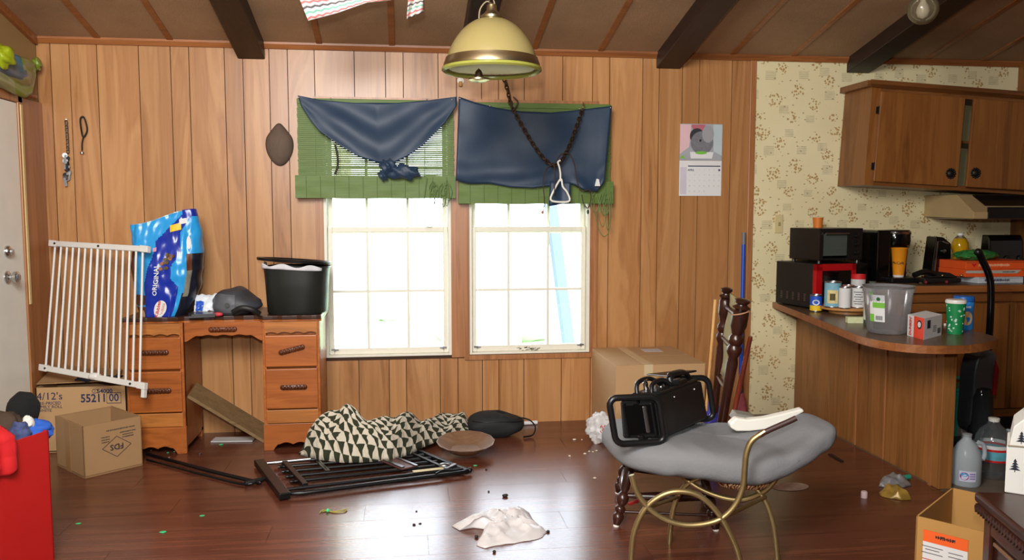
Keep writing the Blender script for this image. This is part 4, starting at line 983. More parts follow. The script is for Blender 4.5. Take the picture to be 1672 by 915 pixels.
# glass globe lamp at the upper right
gY = 3.7; gc = AY(1507, 15, gY)
gl = thing('globe_lamp', 'round textured glass globe lamp at the ceiling on the right', 'lamp', (gc.x, gY, gc.z-.07))
obj('globe', MB().ball(gc, .070, 36, 24, fn=lambda p: 1+.02*math.sin(p.z*30)*math.sin(math.atan2(p.y, p.x)*18)), clear('ribbed_glass', (.9, .86, .76), .28, (170, 160, 130), .1), gl, smooth=70)
obj('bulb', MB().lathe([(0, -.045), (.022, -.035), (.030, -.012), (.026, .01), (.013, .035), (.013, .06)], 20, gc), M('frosted_bulb', (210, 208, 200), .3), gl, smooth=60)
obj('fitter', MB().lathe([(.040, .055), (.045, .062), (.045, .085), (.02, .095), (.012, .10), (.012, zc(gY)-gc.z)], 24, gc), m_brassd, gl, smooth=40)
# ================================================================ things on the floor
Z3 = Vector((0, 0, 1))
# black metal gate lying flat
A, B, C_, D_ = F(424, 757, .02), F(464, 810, .02), F(768, 771, .02), F(700, 737, .02)
fg = thing('black_metal_gate', 'black metal barrier gate of long bars lying flat on the floor', 'gate', ((A+C_)/2).to_tuple()[:2]+(0,))
def q(s, t, z=.022):
    p = B.lerp(C_, s).lerp(A.lerp(D_, s), t); return Vector((p.x, p.y, z))
m_bm = M('black_enamel', (16, 16, 18), .32, .2)
obj('end_post', MB().bar(q(0, -.03), q(0, 1.03), .050, .030), m_bm, fg, bevel=.004)
obj('end_post', MB().bar(q(.985, .0), q(.93, 1.0), .022, .026), m_bm, fg, bevel=.004)
for t in (.0, .14, .34, .5, .66, .82, .98):
    s0, s1 = (.01, 1.0) if t < .2 else (.13, .93)
    pts = [q(s0, t+.06 if t < .05 else t), q(.10, t), q(.5, t), q(s1-.08, t), q(s1, t+.05 if t < .05 else t, .022)]
    obj('long_bar', MB().tube(spline(pts, 4), .0085 if t else .0105, 8), m_bm, fg, smooth=60)
obj('inner_post', MB().bar(q(.13, .16, .026), q(.13, .98, .026), .028, .022), m_bm, fg, bevel=.003)
obj('inner_post', MB().bar(q(.90, .12, .026), q(.86, .98, .026), .018, .020), m_bm, fg, bevel=.003)
for s in (.30, .31): obj('cross_strut', MB().bar(q(s, .5, .03), q(s+.005, .85, .03), .012, .008), m_steel, fg)
obj('hinge_plate', MB().bar(q(.72, .30, .034), q(.66, .95, .034), .085, .006), M('maroon_grey_plate', (92, 60, 58), .4), fg)
obj('hinge_edge', MB().bar(q(.685, .30, .038), q(.625, .95, .038), .020, .010), m_steel, fg); obj('hinge_edge', MB().bar(q(.765, .30, .038), q(.71, .95, .038), .014, .010), m_steel, fg)
obj('tape_strip', MB().bar(q(.71, .165, .033), q(.92, .16, .033), .022, .004), M('masking_tape', (204, 190, 150), .7), fg)
obj('latch', MB().ball(q(.90, .2, .04), (.03, .02, .014), 14, 8).bar(q(.88, .1, .034), q(.97, .22, .034), .02, .014), m_steel, fg, smooth=50)
obj('latch_arm', MB().tube(spline([q(.80, .0, .03), q(.86, .06, .035), q(.93, .05, .03), q(1.0, .08, .03)], 4), .007, 8), m_bm, fg, smooth=60)
obj('rubber_cap', MB().ball(q(1.01, .05), .014, 10, 8), m_black, fg, smooth=60)
obj('chrome_sleeve', MB().tube([q(.03, .92, .03), q(.28, .93, .034)], .010, 10), m_steel, fg, smooth=60)

# thin black rods to the left of it
rd_ = thing('black_rod_frame', 'thin black rod frame on the floor in front of the desk', 'rod', F(330, 765))
obj('rod', MB().tube(spline([F(240, 741, .012), F(330, 766, .012), F(412, 786, .012), F(424, 788, .012)], 5), .010, 8), m_bm, rd_, smooth=60)
obj('rod', MB().tube(spline([F(240, 751, .008), F(330, 775, .008), F(390, 790, .008), F(412, 790, .010)], 5), .006, 8), m_bm, rd_, smooth=60)
obj('grip', MB().tube([F(400, 790, .012), F(418, 786, .014), F(428, 783, .014)], .013, 8), m_blackm, rd_, smooth=60)
obj('peg', MB().tube([F(428, 783, .014), F(434, 781, .014)], .006, 8), m_steel, rd_, smooth=60)

# houndstooth blanket
def hound():
    t = NT('houndstooth_wool'); uv = t.node('ShaderNodeTexCoord').outputs['UV']; s = t.node('ShaderNodeSeparateXYZ', {0: uv})
    wn = t.node('ShaderNodeTexNoise', {'Vector': uv, 'Scale': .6, 'Detail': 2})
    y = s.outputs[1]; row = t.math('FLOOR', y); fy = t.math('FRACT', y)
    x = t.math("ADD", t.math("ADD", s.outputs[0], t.math('MULTIPLY', row, .5)), t.math('MULTIPLY', fy, .12))
    x = t.math('ADD', x, t.math('MULTIPLY', wn.outputs[0], 1.1))
    dark = t.math('LESS_THAN', t.math('ABSOLUTE', t.math('SUBTRACT', t.math('FRACT', x), .5)), t.math('ADD', t.math('MULTIPLY', fy, .30), .09))
    fz = t.node('ShaderNodeTexNoise', {'Vector': uv, 'Scale': 14, 'Detail': 2})
    cream = t.mix(fz.outputs[0], lin((170, 160, 140)), lin((222, 214, 196)))
    t.link(t.mix(dark, cream, lin((42, 46, 28))), t.p.inputs['Base Color']); t.p.inputs['Roughness'].default_value = .95
    hb = t.math('ADD', t.math('MULTIPLY', t.math('PINGPONG', t.math('FRACT', x), .25), 2.0), fy)
    t.bump(hb, .006, .8); return t.mat
frontp = [(488, 744), (520, 752), (560, 757), (600, 756), (640, 753), (672, 742), (690, 732), (715, 722), (745, 712), (768, 706)]
topp = [(505, 714), (515, 692), (538, 681), (562, 680), (590, 688), (620, 687), (650, 692), (690, 690), (720, 684), (745, 680), (766, 684)]
def bl(u, v):
    a = poly(frontp, u); f0 = F(a[0], a[1], .03); t_ = poly(topp, u)
    dpt = lerp(.12, .26, ss(.08, .3, u)); c = Vector((f0.x+.02, f0.y+dpt*.55, 0)); hz = AY(t_[0], t_[1], c.y).z
    e = ss(0, .05, u)*ss(1, .965, u)
    hh = math.sin(PI*min(1, v*1.02))**.75
    y = lerp(f0.y, f0.y+dpt, v); xx = lerp(f0.x, AY(t_[0], t_[1], c.y).x, ss(0, .6, v))
    fold = .022*math.sin(u*19+v*4.5)+.014*math.sin(u*37-v*7)+.03*nz(u*6, v*3, 1)
    z = .012+(.02*(1-v))+hh*(hz+.95*fold)*(.35+.65*e)+.010*abs(math.sin(u*40))*(1-v)*ss(0, .2, v)
    y -= .035*math.sin(u*13+2)*hh*(1-v)
    return Vector((xx, y, max(.006, z)))
tag(obj('houndstooth_blanket', MB().grid(bl, 120, 44, uv=lambda u, v: (u*18, v*14+u*2.0)), hound(), smooth=70, solid=.008), 'rumpled green and cream houndstooth blanket heaped on the floor below the window', 'blanket')

# shallow wooden dish
dc = F(760, 726, .06); dc.z = 0
tag(obj('wooden_dish', MB().lathe([(0, .006), (.07, .006), (.082, .012), (.150, .062), (.152, .066), (.146, .067), (.076, .020), (0, .016)], 14, squash=lambda x, y, h: (x*1.02, y*.95)).xf(Matrix.Translation(dc+Vector((0, .0, .016))) @ Matrix.Rotation(math.radians(7), 4, 'X')), wood('dish_wood', (88, 60, 40), (134, 98, 70), 0, .5, 12, 2), smooth=30), 'shallow brown wooden dish on the floor beside the blanket', 'dish')

# black shoulder bag
bc = F(820, 722); bc.y += .14
bk = thing('black_shoulder_bag', 'black soft shoulder bag lying on the floor against the wall', 'bag', bc)
def bgf(u, v):
    a = 2*PI*u; b = PI*(v-.5); c, s = math.cos(a), math.sin(a)
    x = abs(c)**.7*(1 if c > 0 else -1); y = abs(s)**.7*(1 if s > 0 else -1); h = math.cos(b)**.6; z = math.sin(b)
    k = 1+.07*nz(x*2, y*2, z*2+5)
    return Vector((bc.x-.02+x*h*.165*k, bc.y+y*h*.10*k, max(.0, .066+z*.075*(1-.30*ss(.2, 1, x)))))
obj('bag_body', MB().grid(bgf, 40, 22, cu=True), M('black_canvas', (24, 25, 27), .75, bump=.3, bs=120, var=.2), bk, smooth=60)
e0 = bc+Vector((.12, -.06, .10))
obj('strap', MB().tube(spline([bc+Vector((.10, -.05, .115)), bc+Vector((.165, -.06, .10)), bc+Vector((.20, -.06, .06)), bc+Vector((.185, -.07, .015)), bc+Vector((.13, -.09, .01))], 6), .011, 8, flat=.35), m_blackm, bk, smooth=60)
obj('flap_seam', MB().tube([bgf(.5+.5*k/12, .66)+Vector((0, -.002, 0)) for k in range(1, 12)], .003, 6), m_black, bk, smooth=60)
tag(obj('white_paper_roll', MB().tube([F(846, 692, .012), F(877, 690, .012)], .012, 12), m_paper, smooth=50), 'small white paper roll on the floor along the plank wall', 'roll')

# crumpled plastic bags
m_film = sheer('white_film', (236, 232, 231), .35, .35, .06)
def crumple(name, label, cat, outline, hgt, seed, mat, nn=72, nr=26, freq=3.2, parent=None):
    P = [F(*p) for p in outline]; P.append(P[0]); c = sum(P[:-1], Vector())/(len(P)-1)
    pts = [(p.x, p.y) for p in P]
    def g(u, v):
        e = poly(pts, u); x, y = lerp(c.x, e[0], v), lerp(c.y, e[1], v)
        rg = 1-abs(nz(x*freq*4+seed, y*freq*4, seed))*2.2; r2 = 1-abs(nz(x*freq*9+seed, y*freq*9, seed+3))*1.6
        z = hgt*(1-v**3)*(.35+.55*max(0, rg)+.25*max(0, r2))
        return Vector((x+.01*nz(x*20, y*20, seed), y+.01*nz(x*20, y*20, seed+5), max(.002, z+.002)))
    return tag(obj(name, MB().grid(g, nn, nr, cu=True), mat, smooth=45, solid=.001), label, cat)
crumple('plastic_bag', 'crumpled white plastic bag flat on the floor in the foreground', 'bag', [(736, 860), (760, 848), (800, 838), (828, 838), (843, 848), (852, 832), (866, 838), (874, 856), (896, 870), (882, 880), (835, 889), (792, 896), (777, 892), (784, 878), (796, 866), (770, 863), (750, 867)], .050, 2, m_film)
pb = F(981, 727); pb.y += .05
wb = thing('printed_plastic_bag', 'white carrier bag with red print beside the cardboard box', 'bag', (pb.x, pb.y, 0))
def wbf(p): return 1+.34*nz(p.x*2+3, p.y*2, p.z*2)+.16*nz(p.x*6, p.y*6, p.z*6+1)
obj('bag_body', MB().ball(pb+Vector((0, .0, .082)), (.074, .06, .082), 40, 26, fn=wbf), sheer('white_carrier', (226, 226, 226), .25, .35, .05), wb, smooth=40)
mb = MB()
for i in range(9):
    x = -.01+.010*(i % 5); z = .085+.022*(i//5)+random.uniform(-.004, .004); mb.bar(pb+Vector((x, -.073, z)), pb+Vector((x+.008, -.072, z+.012*(1 if i % 2 else -1))), .004, .003)
obj('red_print', mb, m_red, wb)

# litter
m_crumb = M('dark_crumb', (34, 24, 20), .6); m_tin = M('green_tinsel', (60, 200, 130), .3, var=.4); m_lt = M('pale_crumb', (220, 210, 190), .7)
def bits(name, label, group, cat, spots, r, mat, fl=.6):
    for i, sp in enumerate(spots):
        k = r*random.uniform(.75, 1.3); p = F(sp[0], sp[1])
        o = obj(name, MB().ball(p+Vector((0, 0, k*fl*.8)), (k*random.uniform(.8, 1.5), k, k*fl), 8, 6, fn=lambda p: 1+.3*nz(p.x*2+i, p.y*2, p.z*2)), mat, smooth=60)
        tag(o, label if len(sp) < 3 else label % sp[2], cat, group)
bits('dark_pebble', 'small dark lump on the floor %s', 'dark lumps round the white bag', 'lump', [(825, 812, 'behind the flat white plastic bag'), (895, 870, 'touching the right end of the flat white bag'), (778, 879, 'beside the left front corner of the flat white bag'), (807, 903, 'in front of the flat white plastic bag')], .008, m_crumb, .8)
bits('dark_crumb', 'tiny dark crumb on the floor between the black gate and the white bag', 'dark crumbs before the black gate', 'crumb', [(798, 804), (794, 768), (680, 836), (676, 858), (686, 856)], .0055, m_crumb, .6)
bits('pale_crumb', 'pale crumb on the floor in front of the red-printed carrier bag', 'pale crumbs by the carrier bag', 'crumb', [(938, 719), (950, 719), (962, 738), (968, 739), (955, 742), (930, 746), (974, 737), (971, 782)], .006, m_lt)
bits('tinsel_scrap', 'shiny green tinsel scrap on the floor %s', 'green tinsel scraps', 'scrap', [(274, 740, 'at the left desk foot'), (361, 727, 'in front of the paper strip'), (128, 856, 'right of the red box'), (266, 870, 'in the left foreground, furthest from the boxes'), (330, 843, 'between the black rods and the foreground'), (776, 761, 'at the right tip of the black gate'), (472, 762, 'among the left bars of the black gate'), (500, 777, 'among the front bars of the black gate')], .010, m_tin, .25)
bits('foil_scrap', 'small silvery foil scrap on the floor by the left desk foot', 'silvery foil scraps by the desk', 'scrap', [(256, 734), (263, 732), (270, 731), (247, 736), (276, 748), (285, 738), (326, 742)], .011, m_steel, .35)
wl_ = thing('yellow_wire_scrap', 'thin yellow looped wire scrap on the floor in front of the black gate', 'wire', F(542, 834))
obj('loop', MB().tube(spline([F(*p, .004) for p in ((522, 838), (528, 833), (540, 836), (556, 834), (566, 832), (562, 836), (545, 837), (536, 834), (526, 836))], 5), .0025, 6), M('yellow_wire', (150, 140, 60), .5), wl_, smooth=60)
obj('bead', MB().ball(F(535, 834, .008), .008, 10, 8), m_tin, wl_, smooth=60)

# ---------------------------------------------------------------- cardboard box behind the chair
bx0, bx1 = AY(1006, 595, 4.33).x, AY(1152, 595, 4.33).x; bz = AY(1060, 596, 4.33).z
cb = thing('closed_cardboard_box', 'closed tan cardboard box sealed with clear tape against the plank wall', 'box', ((bx0+bx1)/2, 4.6, 0))
obj('box_body', MB().box(bx0, bx1, 4.33, D-.02, 0, bz-.003), m_card2, cb, bevel=.004)
obj('lid_flap', MB().box(bx0, bx1, 4.331, 4.60, bz-.003, bz), m_card2, cb); obj('lid_flap', MB().box(bx0, bx1, 4.604, D-.02, bz-.003, bz), m_card2, cb)
xm = lerp(bx0, bx1, .36)
obj('packing_tape', MB().box(xm-.025, xm+.025, 4.329, D-.02, bz, bz+.0012).box(xm-.025, xm+.025, 4.3282, 4.3295, bz-.06, bz+.0012), M('clear_tape', (196, 176, 140), .2), cb)
p = Vector((lerp(bx0, bx1, .68), 4.78, bz)); obj('shipping_label', MB().box(p.x-.06, p.x+.05, p.y-.05, p.y+.05, bz, bz+.001), M('label_grey', (190, 188, 196), .5, var=.3, vs=60), cb)
tag(obj('snack_packet', MB().ball((AY(1163, 655, 4.10).x, 4.10, .17), (.045, .03, .17), 16, 12, fn=lambda p: 1+.2*nz(p.x*3, p.y*3, p.z*3)), M('blue_purple_foil', (70, 70, 170), .3, .2, var=.6, vs=30), smooth=50), 'blue and purple packet behind the black carry case', 'packet')
# ================================================================ chair, brass stool, cushion and case
m_turn = wood('dark_turned_wood', (22, 11, 8), (58, 28, 18), 2, .28, 14, 2)
m_turnlt = wood('worn_turned_wood', (74, 40, 18), (126, 72, 34), 2, .35, 14, 2)
NL, FLc, NR = F(1006, 860), F(1009, 806), F(1169, 867); FR = FLc+(NR-NL)
cc = (NL+FLc+NR+FR)/4; ZS = .292
chair = thing('wooden_chair', 'dark turned wooden chair half hidden under the grey cushion', 'chair', (cc.x, cc.y, 0))
def turned(p, q_, prof, name, mat, parent, n=16):
    p, q_ = Vector(p), Vector(q_); L = (q_-p).length
    return obj(name, MB().lathe([(r, h*L) for r, h in prof], n, p, (q_-p)), mat, parent, smooth=45)
legp = [(.012, 0), (.014, .01), (.017, .03), (.022, .08), (.024, .13), (.015, .17), (.022, .20), (.022, .24), (.014, .27), (.024, .32), (.026, .37), (.022, .42), (.013, .46), (.018, .50), (.020, .70), (.016, .95), (.015, 1)]
for p in (NL, FLc, NR, FR):
    tp_ = cc.lerp(p, .66); tp_.z = ZS
    lg_ = turned((p.x, p.y, .006), tp_, legp, 'leg', m_turn, chair)
    obj('glide', MB().lathe([(.012, 0), (.013, .004), (.008, .010)], 12, (p.x, p.y, 0)), m_white, lg_, smooth=50)
obj('seat', MB().prism([cc+(cor-cc)*.86+Z3*(ZS-.012) for cor in (NL, NR, FR, FLc)], (0, 0, .028)), m_turn, chair, bevel=.01, seg=3)
def legpt(p, t): tp_ = cc.lerp(p, .66); tp_.z = ZS; return p.lerp(tp_, t)
strp = [(.009, 0), (.011, .1), (.020, .40), (.022, .5), (.020, .60), (.011, .9), (.009, 1)]
for a, b in ((NL, NR), (FLc, FR), (NL, FLc), (NR, FR)): turned(legpt(a, .42), legpt(b, .42), strp, 'stretcher', m_turn, chair, 12)
turned(legpt(NL, .2), legpt(NR, .2), [(.006, 0), (.006, 1)], 'stretcher', m_turn, chair, 10)
# thick turned back posts
postp = [(.020, 0), (.022, .3), (.026, .52), (.020, .56), (.032, .60), (.033, .63), (.024, .655), (.033, .68), (.032, .71), (.022, .735), (.036, .80), (.036, .90), (.026, .915), (.038, .935), (.024, .95), (.022, .96), (.032, .975), (.033, .99), (.014, 1)]
pn0, pn1 = F(1177, 700, .33), AY(1213, 488, 3.34)
pf0, pf1 = pn0+(FLc-NL)*.75, AY(1187, 470, 3.62)
turned(pn0, pn1, postp, 'back_post', m_turn, chair, 20)
turned(pf0, pf1, [(r*.82, h) for r, h in postp], 'back_post', m_turn, chair, 20)
pt = lambda k: pn0.lerp(pn1, k); pq = lambda k: pf0.lerp(pf1, k)
turned(pn0+Vector((.035, -.02, 0)), pt(.72)+Vector((.055, -.02, 0)), [(.010, 0), (.012, .5), (.009, 1)], 'spindle', wood('red_brown_spindle', (70, 24, 16), (108, 44, 28), 2, .3), chair, 12)
for k in (.30, .62, .86): turned(pt(k), pq(k), [(.010, 0), (.013, .5), (.010, 1)], 'back_rail', m_turn, chair, 10)
obj('back_panel', MB().grid(lambda u, v: pq(lerp(.34, .97, v)).lerp(pt(lerp(.34, .97, v)), lerp(.18, .80, u))+Vector((.006*math.sin(v*9), 0, 0)), 8, 12), M('olive_tan_cane', (142, 128, 84), .8, var=.3, vs=25), chair, smooth=60, solid=.008)
turned(pf0+Vector((-.03, .03, .0)), pf1+Vector((-.035, .05, -.06)), [(.007, 0), (.007, 1)], 'pale_slat', wood('pale_slat_wood', (170, 120, 66), (206, 160, 100), 2, .5), chair, 8)
obj('cord_tie', MB().tube([pt(.90)+Vector((math.cos(a*PI/8)*.038, math.sin(a*PI/8)*.038, .01*math.cos(a*PI/8))) for a in range(16)], .003, 6, True), M('tan_cord', (160, 120, 90), .8), chair)

# brass stool of curved tubes
st_ = thing('brass_stool', 'aged brass stool frame of crossing curved tubes under the grey cushion', 'stool', (1.08, 2.85, 0))
def yn(px): return 2.73-(px-1030)*.0004
def nearp(pts): return [AY(a, b, yn(a)) for a, b in pts]
TR_ = .0102
fa = nearp([(1031, 905), (1036, 868), (1053, 832), (1080, 810), (1110, 803), (1143, 811), (1172, 838), (1194, 876), (1207, 912)])
f0 = Vector((fa[0].x-.002, fa[0].y, 0)); f1 = Vector((fa[-1].x+.006, fa[-1].y, 0))
obj('leg_arch', MB().tube(spline([f0]+fa+[f1], 6), TR_, 10), m_brass, st_, smooth=60)
obj('seat_arch', MB().tube(spline(nearp([(1031, 776), (1042, 808), (1068, 838), (1103, 855), (1138, 858), (1175, 849), (1200, 826), (1213, 796), (1216, 766), (1219, 740), (1228, 720), (1246, 707)]), 6), TR_, 10), m_brass, st_, smooth=60)
e_ = nearp([(1240, 711), (1249, 705)]); obj('ferrule', MB().tube(e_, .0115, 10), M('pale_metal_band', (190, 170, 130), .3, 1), st_, smooth=60)
obj('arm_grip', MB().tube(spline(nearp([(1247, 707), (1262, 700), (1285, 690), (1300, 683)]), 5), .010, 10), M('dark_leather_grip', (58, 34, 30), .5), st_, smooth=60)
def farp(pts, Y=3.0): return [AY(a, b, lerp(3.02, 2.80, (a-1093)/175)) for a, b in pts]
fb = farp([(1095, 862), (1101, 826), (1116, 797), (1145, 779), (1185, 776), (1222, 788), (1247, 815), (1262, 855), (1268, 900)])
f0 = F(1093, 888); f1 = Vector((fb[-1].x+.004, fb[-1].y, 0))
obj('leg_arch', MB().tube(spline([f0]+fb+[f1], 6), TR_, 10), m_brass, st_, smooth=60)
obj('seat_arch', MB().tube(spline(farp([(1104, 766), (1112, 776), (1140, 797), (1180, 813), (1215, 816), (1247, 803), (1264, 786), (1271, 774)]), 6), TR_, 10), m_brass, st_, smooth=60)
for a, b in (((1060, 829), (1107, 812)), ((1187, 843), (1250, 812))): obj('tie_bar', MB().tube([nearp([a])[0], farp([b])[0]], .007, 8), m_brass, st_, smooth=60)
def straw():
    t = NT('woven_straw'); co = t.coord((1, 1, 1)); n = t.node('ShaderNodeTexWave', {'Vector': co, 'Scale': 28, 'Distortion': 16, 'Detail': 3})
    t.link(t.ramp(n.outputs[0], [(.1, lin((70, 30, 14))), (.35, lin((190, 96, 40))), (.65, lin((214, 160, 92))), (1, lin((236, 220, 180)))]), t.p.inputs['Base Color']); t.p.inputs['Roughness'].default_value = .9; t.bump(n.outputs[0], .004, .7); return t.mat
s1, s2, s3, s4 = AY(1085, 797, 2.80), AY(1225, 800, 2.80), AY(1268, 770, 2.86), AY(1110, 775, 3.08)
obj('straw_seat', MB().ball(AY(1216, 781, 2.86), (.115, .07, .04), 30, 16, fn=lambda p: 1+.1*nz(p.x*5, p.y*5, p.z*5)), straw(), st_, smooth=60)

# grey cushion
XA, XB = AY(1006, 740, 3.0).x, AY(1347, 705, 2.92).x
def cush(u, v):
    a = 2*PI*u; b = PI*(v-.5); c, s = math.cos(a), math.sin(a)
    pw = .55; kx = abs(c)**pw*(1 if c > 0 else -1); ky = abs(s)**pw*(1 if s > 0 else -1)
    hb = max(0, math.cos(b))**.27; x = lerp(XA, XB, .5+.5*kx*hb); k = (x-XA)/(XB-XA)
    half = lerp(.29, .17, ss(.45, 1, k)); yc = lerp(3.125, 2.90, k)
    y = yc+ky*hb*half
    z = .365+.10*ss(.50, 1.05, k)+.012*math.sin(k*7)-.02*ss(.0, .35, 1-k)*0
    th_ = lerp(.066, .062, k)*(1+.05*nz(x*5, y*5))
    sag = -.018*math.exp(-((k-.72)/.05)**2)
    wr = .004*nz(x*14, y*7, 3)+.0022*math.sin(x*60+4*nz(x*6, y*6))*ss(.3, 1, hb)*abs(s)
    return Vector((x, y+wr*.6, z+th_*abs(math.sin(b))**.8*(1.0 if b > 0 else -.9)+sag*(1 if b > 0 else .3)+wr+.022*max(0, -ky)*0))
cu = thing('grey_cushion', 'large grey seat cushion lying across the brass stool and chair', 'cushion', ((XA+XB)/2, 3.0, .33))
m_greyc = M('grey_cotton', (116, 117, 119), .9, var=.10, vs=6, bump=.35, bs=90)
obj('cushion_body', MB().grid(cush, 110, 40, cu=True), m_greyc, cu, smooth=70)

# black carry case with tubular end frames
GZ = .443
G0, G1 = F(1006, 726, GZ), F(1086, 722, GZ); G2 = F(1166, 684, GZ)
ge = G1-G0; gl_ = G2-G1; gu = Vector((-.030, .0, .172)); gew = ge.length
case = thing('black_carry_case', 'black portable power unit with tubular end frames resting on the grey cushion', 'case', ((G0+G2)/2).to_tuple()[:2]+(GZ,))
def g(a, b, c): return G0+ge*a+gl_*b+gu*c
def rr(b, o=.0, n=5, r=.17):                            # rounded rectangle loop in an end plane
    out = []
    for cx, cy, a0 in ((1-r, 1-r, 0), (r, 1-r, 90), (r, r, 180), (1-r, r, 270)):
        for k in range(n+1):
            a = math.radians(a0+90*k/n); out.append(g(cx+r*math.cos(a)-o, b, cy+r*math.sin(a)))
    return out
m_case = M('case_black', (14, 14, 15), .45, var=.3, vs=30, bump=.1, bs=200)
obj('end_frame', MB().tube(rr(.0), .0125, 10, True), m_black, case, smooth=60)
obj('end_frame', MB().tube(rr(1.0), .0125, 10, True), m_black, case, smooth=60)
hx = lambda a0, a1, b0, b1, c0, c1: MB().hexa([g(a0, b0, c0), g(a1, b0, c0), g(a1, b1, c0), g(a0, b1, c0), g(a0, b0, c1), g(a1, b0, c1), g(a1, b1, c1), g(a0, b1, c1)])
obj('case_body', MB().hexa([g(.10, .03, .09), g(.98, .03, .06), g(.98, .90, .06), g(.10, .90, .10), g(.14, .05, .92), g(.96, .05, .98), g(.96, .90, .98), g(.16, .90, .92)]), m_case, case, bevel=.010, seg=3)
obj('end_panel', hx(.26, .84, .005, .04, .18, .82), m_blackgloss, case, bevel=.003)
obj('panel_bar', hx(.66, .73, -.012, .02, .22, .80), m_steel, case, bevel=.003)
for a in (.26, .84): obj('panel_rib', hx(a-.02, a+.02, -.005, .04, .14, .86), m_black, case, bevel=.002)
for c0, c1 in ((.0, .16), (.84, 1.0)): obj('frame_bracket', hx(.46, .56, .0, .09, c0, c1), m_black, case, bevel=.003)
for c0, c1 in ((.0, .16), (.84, 1.0)): obj('frame_bracket', hx(.46, .56, .88, 1.0, c0, c1), m_black, case, bevel=.003)
obj('top_plate', hx(.30, .92, .12, .86, .95, 1.04), m_black, case, bevel=.006)
obj('top_cradle', MB().tube(spline([g(.40, .15, 1.0), g(.36, .22, 1.22), g(.45, .36, 1.26), g(.60, .42, 1.10)], 5), .009, 8).tube(spline([g(.7, .15, 1.0), g(.66, .22, 1.18), g(.72, .36, 1.22), g(.8, .42, 1.08)], 5), .009, 8), m_black, case, smooth=60)
obj('chrome_dial', MB().lathe([(.024, 0), (.024, .012), (.019, .030), (.015, .034), (0, .034)], 20, g(.50, .50, 1.02), gu), m_chrome, case, smooth=40)
obj('valve', MB().lathe([(.010, 0), (.010, .03), (.006, .034), (.013, .036), (.013, .044), (0, .046)], 14, g(.42, .30, 1.02), gu), m_chrome, case, smooth=40)
obj('socket_box', hx(.70, .92, .50, .66, 1.02, 1.14), m_black, case, bevel=.006); obj('switch', hx(.76, .86, .52, .58, 1.13, 1.17), m_steel, case, bevel=.002)
obj('carry_handle', MB().tube(spline([g(.62, .60, 1.04), g(.58, .64, 1.20), g(.60, .76, 1.22), g(.62, .88, 1.18), g(.64, .95, 1.02)], 6), .010, 10, flat=1.6), m_black, case, smooth=60)
obj('handle_blade', MB().hexa([g(-.02, .70, 1.21), g(.62, .56, 1.20), g(.80, .98, 1.15), g(.25, .98, 1.15), g(-.02, .70, 1.25), g(.62, .56, 1.24), g(.80, .98, 1.20), g(.25, .98, 1.20)]), m_black, case, bevel=.004)
for b in (.3, .7): obj('screw', MB().ball(g(.985, b, .85), .004, 8, 6), m_steel, case)

# white plastic piece and red clip
wpY = 2.98
wv_ = [(1192, 694), (1203, 684), (1222, 687), (1250, 684), (1285, 676), (1311, 669), (1314, 674), (1285, 689), (1250, 703), (1225, 706), (1203, 706), (1194, 701)]
tag(obj('white_plastic_trough', MB().prism([AY(a, b-1, wpY) for a, b in wv_], (.0, .032, .002)), m_white, bevel=.006, seg=3), 'long white plastic handle-like piece lying on the grey cushion', 'plastic piece')
tag(obj('grey_card', MB().prism([AY(a, b, 3.10) for a, b in ((1198, 686), (1204, 676), (1232, 681), (1240, 686))], (0, .05, .006)), M('grey_board', (126, 122, 112), .6)), 'small grey card behind the white plastic piece on the cushion', 'card')
tag(obj('red_clip', MB().bar(F(1026, 824, .03)+Z3*.0, F(1047, 816, .045), .018, .012), m_red, bevel=.004), 'red plastic clip on the floor under the wooden chair', 'clip')
# blue mop handle
mo = thing('blue_mop', 'blue-handled mop leaning upright against the wooden trim', 'mop', F(1209, 672))
m0, m1 = Vector((AY(1208, 665, D-.09).x, D-.09, .10)), AY(1214.5, 380, D-.018)
obj('handle', MB().tube([m0, m0.lerp(m1, .93)], .0115, 12), M('blue_handle', (22, 70, 178), .35), mo, smooth=60)
obj('grip', MB().tube([m0.lerp(m1, .93), m1], .0115, 12), M('grey_grip', (110, 112, 116), .5), mo, smooth=60)
obj('head', MB().lathe([(.02, .16), (.03, .13), (.045, .06), (.05, 0)], 14, (m0.x, m0.y, 0)), M('mop_head', (150, 70, 80), .8, var=.5, vs=30), mo, smooth=60)
# ================================================================ kitchen
ZP = .72
edge = [F(a, b, ZP) for a, b in ((1250, 489), (1301, 508), (1364, 533), (1409, 550), (1460, 560), (1523, 564.5), (1585, 563), (1622, 556))]
e0 = edge[0].lerp(edge[1], .0); k = (D-.003-edge[1].y)/(edge[0].y-edge[1].y); e0 = edge[1].lerp(edge[0], k)
RX = 2.70
ol = spline([e0]+edge[1:]+[Vector((RX-.02, edge[-1].y+.09, ZP)), Vector((RX, edge[-1].y+.25, ZP))], 5)+[Vector((RX, D-.003, ZP))]
pen = thing('peninsula_counter', 'low wood-panelled peninsula counter with rounded brown top', 'counter', (2.48, 4.1, 0))
TH_ = .036
ctr = sum(ol, Vector())/len(ol)
obj('counter_top', MB().prism([p+Z3*(-TH_) for p in ol], (0, 0, TH_)), m_counter, pen)
eb = MB()
lip = [p+(p-ctr).normalized()*.003 for p in ol[:-1]]
eb.grid(lambda u, v: poly([tuple(p) for p in lip], u) if False else Vector(poly([tuple(p) for p in lip], u))+Z3*lerp(-TH_, -.001, v), 60, 1)
obj('wood_edge_band', eb, m_trim, pen, solid=.004)
PX = XK
yy = [D-.004, 4.20, 3.93, 3.53]
for a, b in zip(yy, yy[1:]): obj('side_panel', MB().box(PX, PX+.02, b+.002, a-.002, 0, ZP-TH_), m_pen, pen)
for y in yy[1:3]: obj('batten', MB().box(PX-.006, PX, y-.009, y+.009, 0, ZP-TH_), m_trimv, pen, bevel=.002)
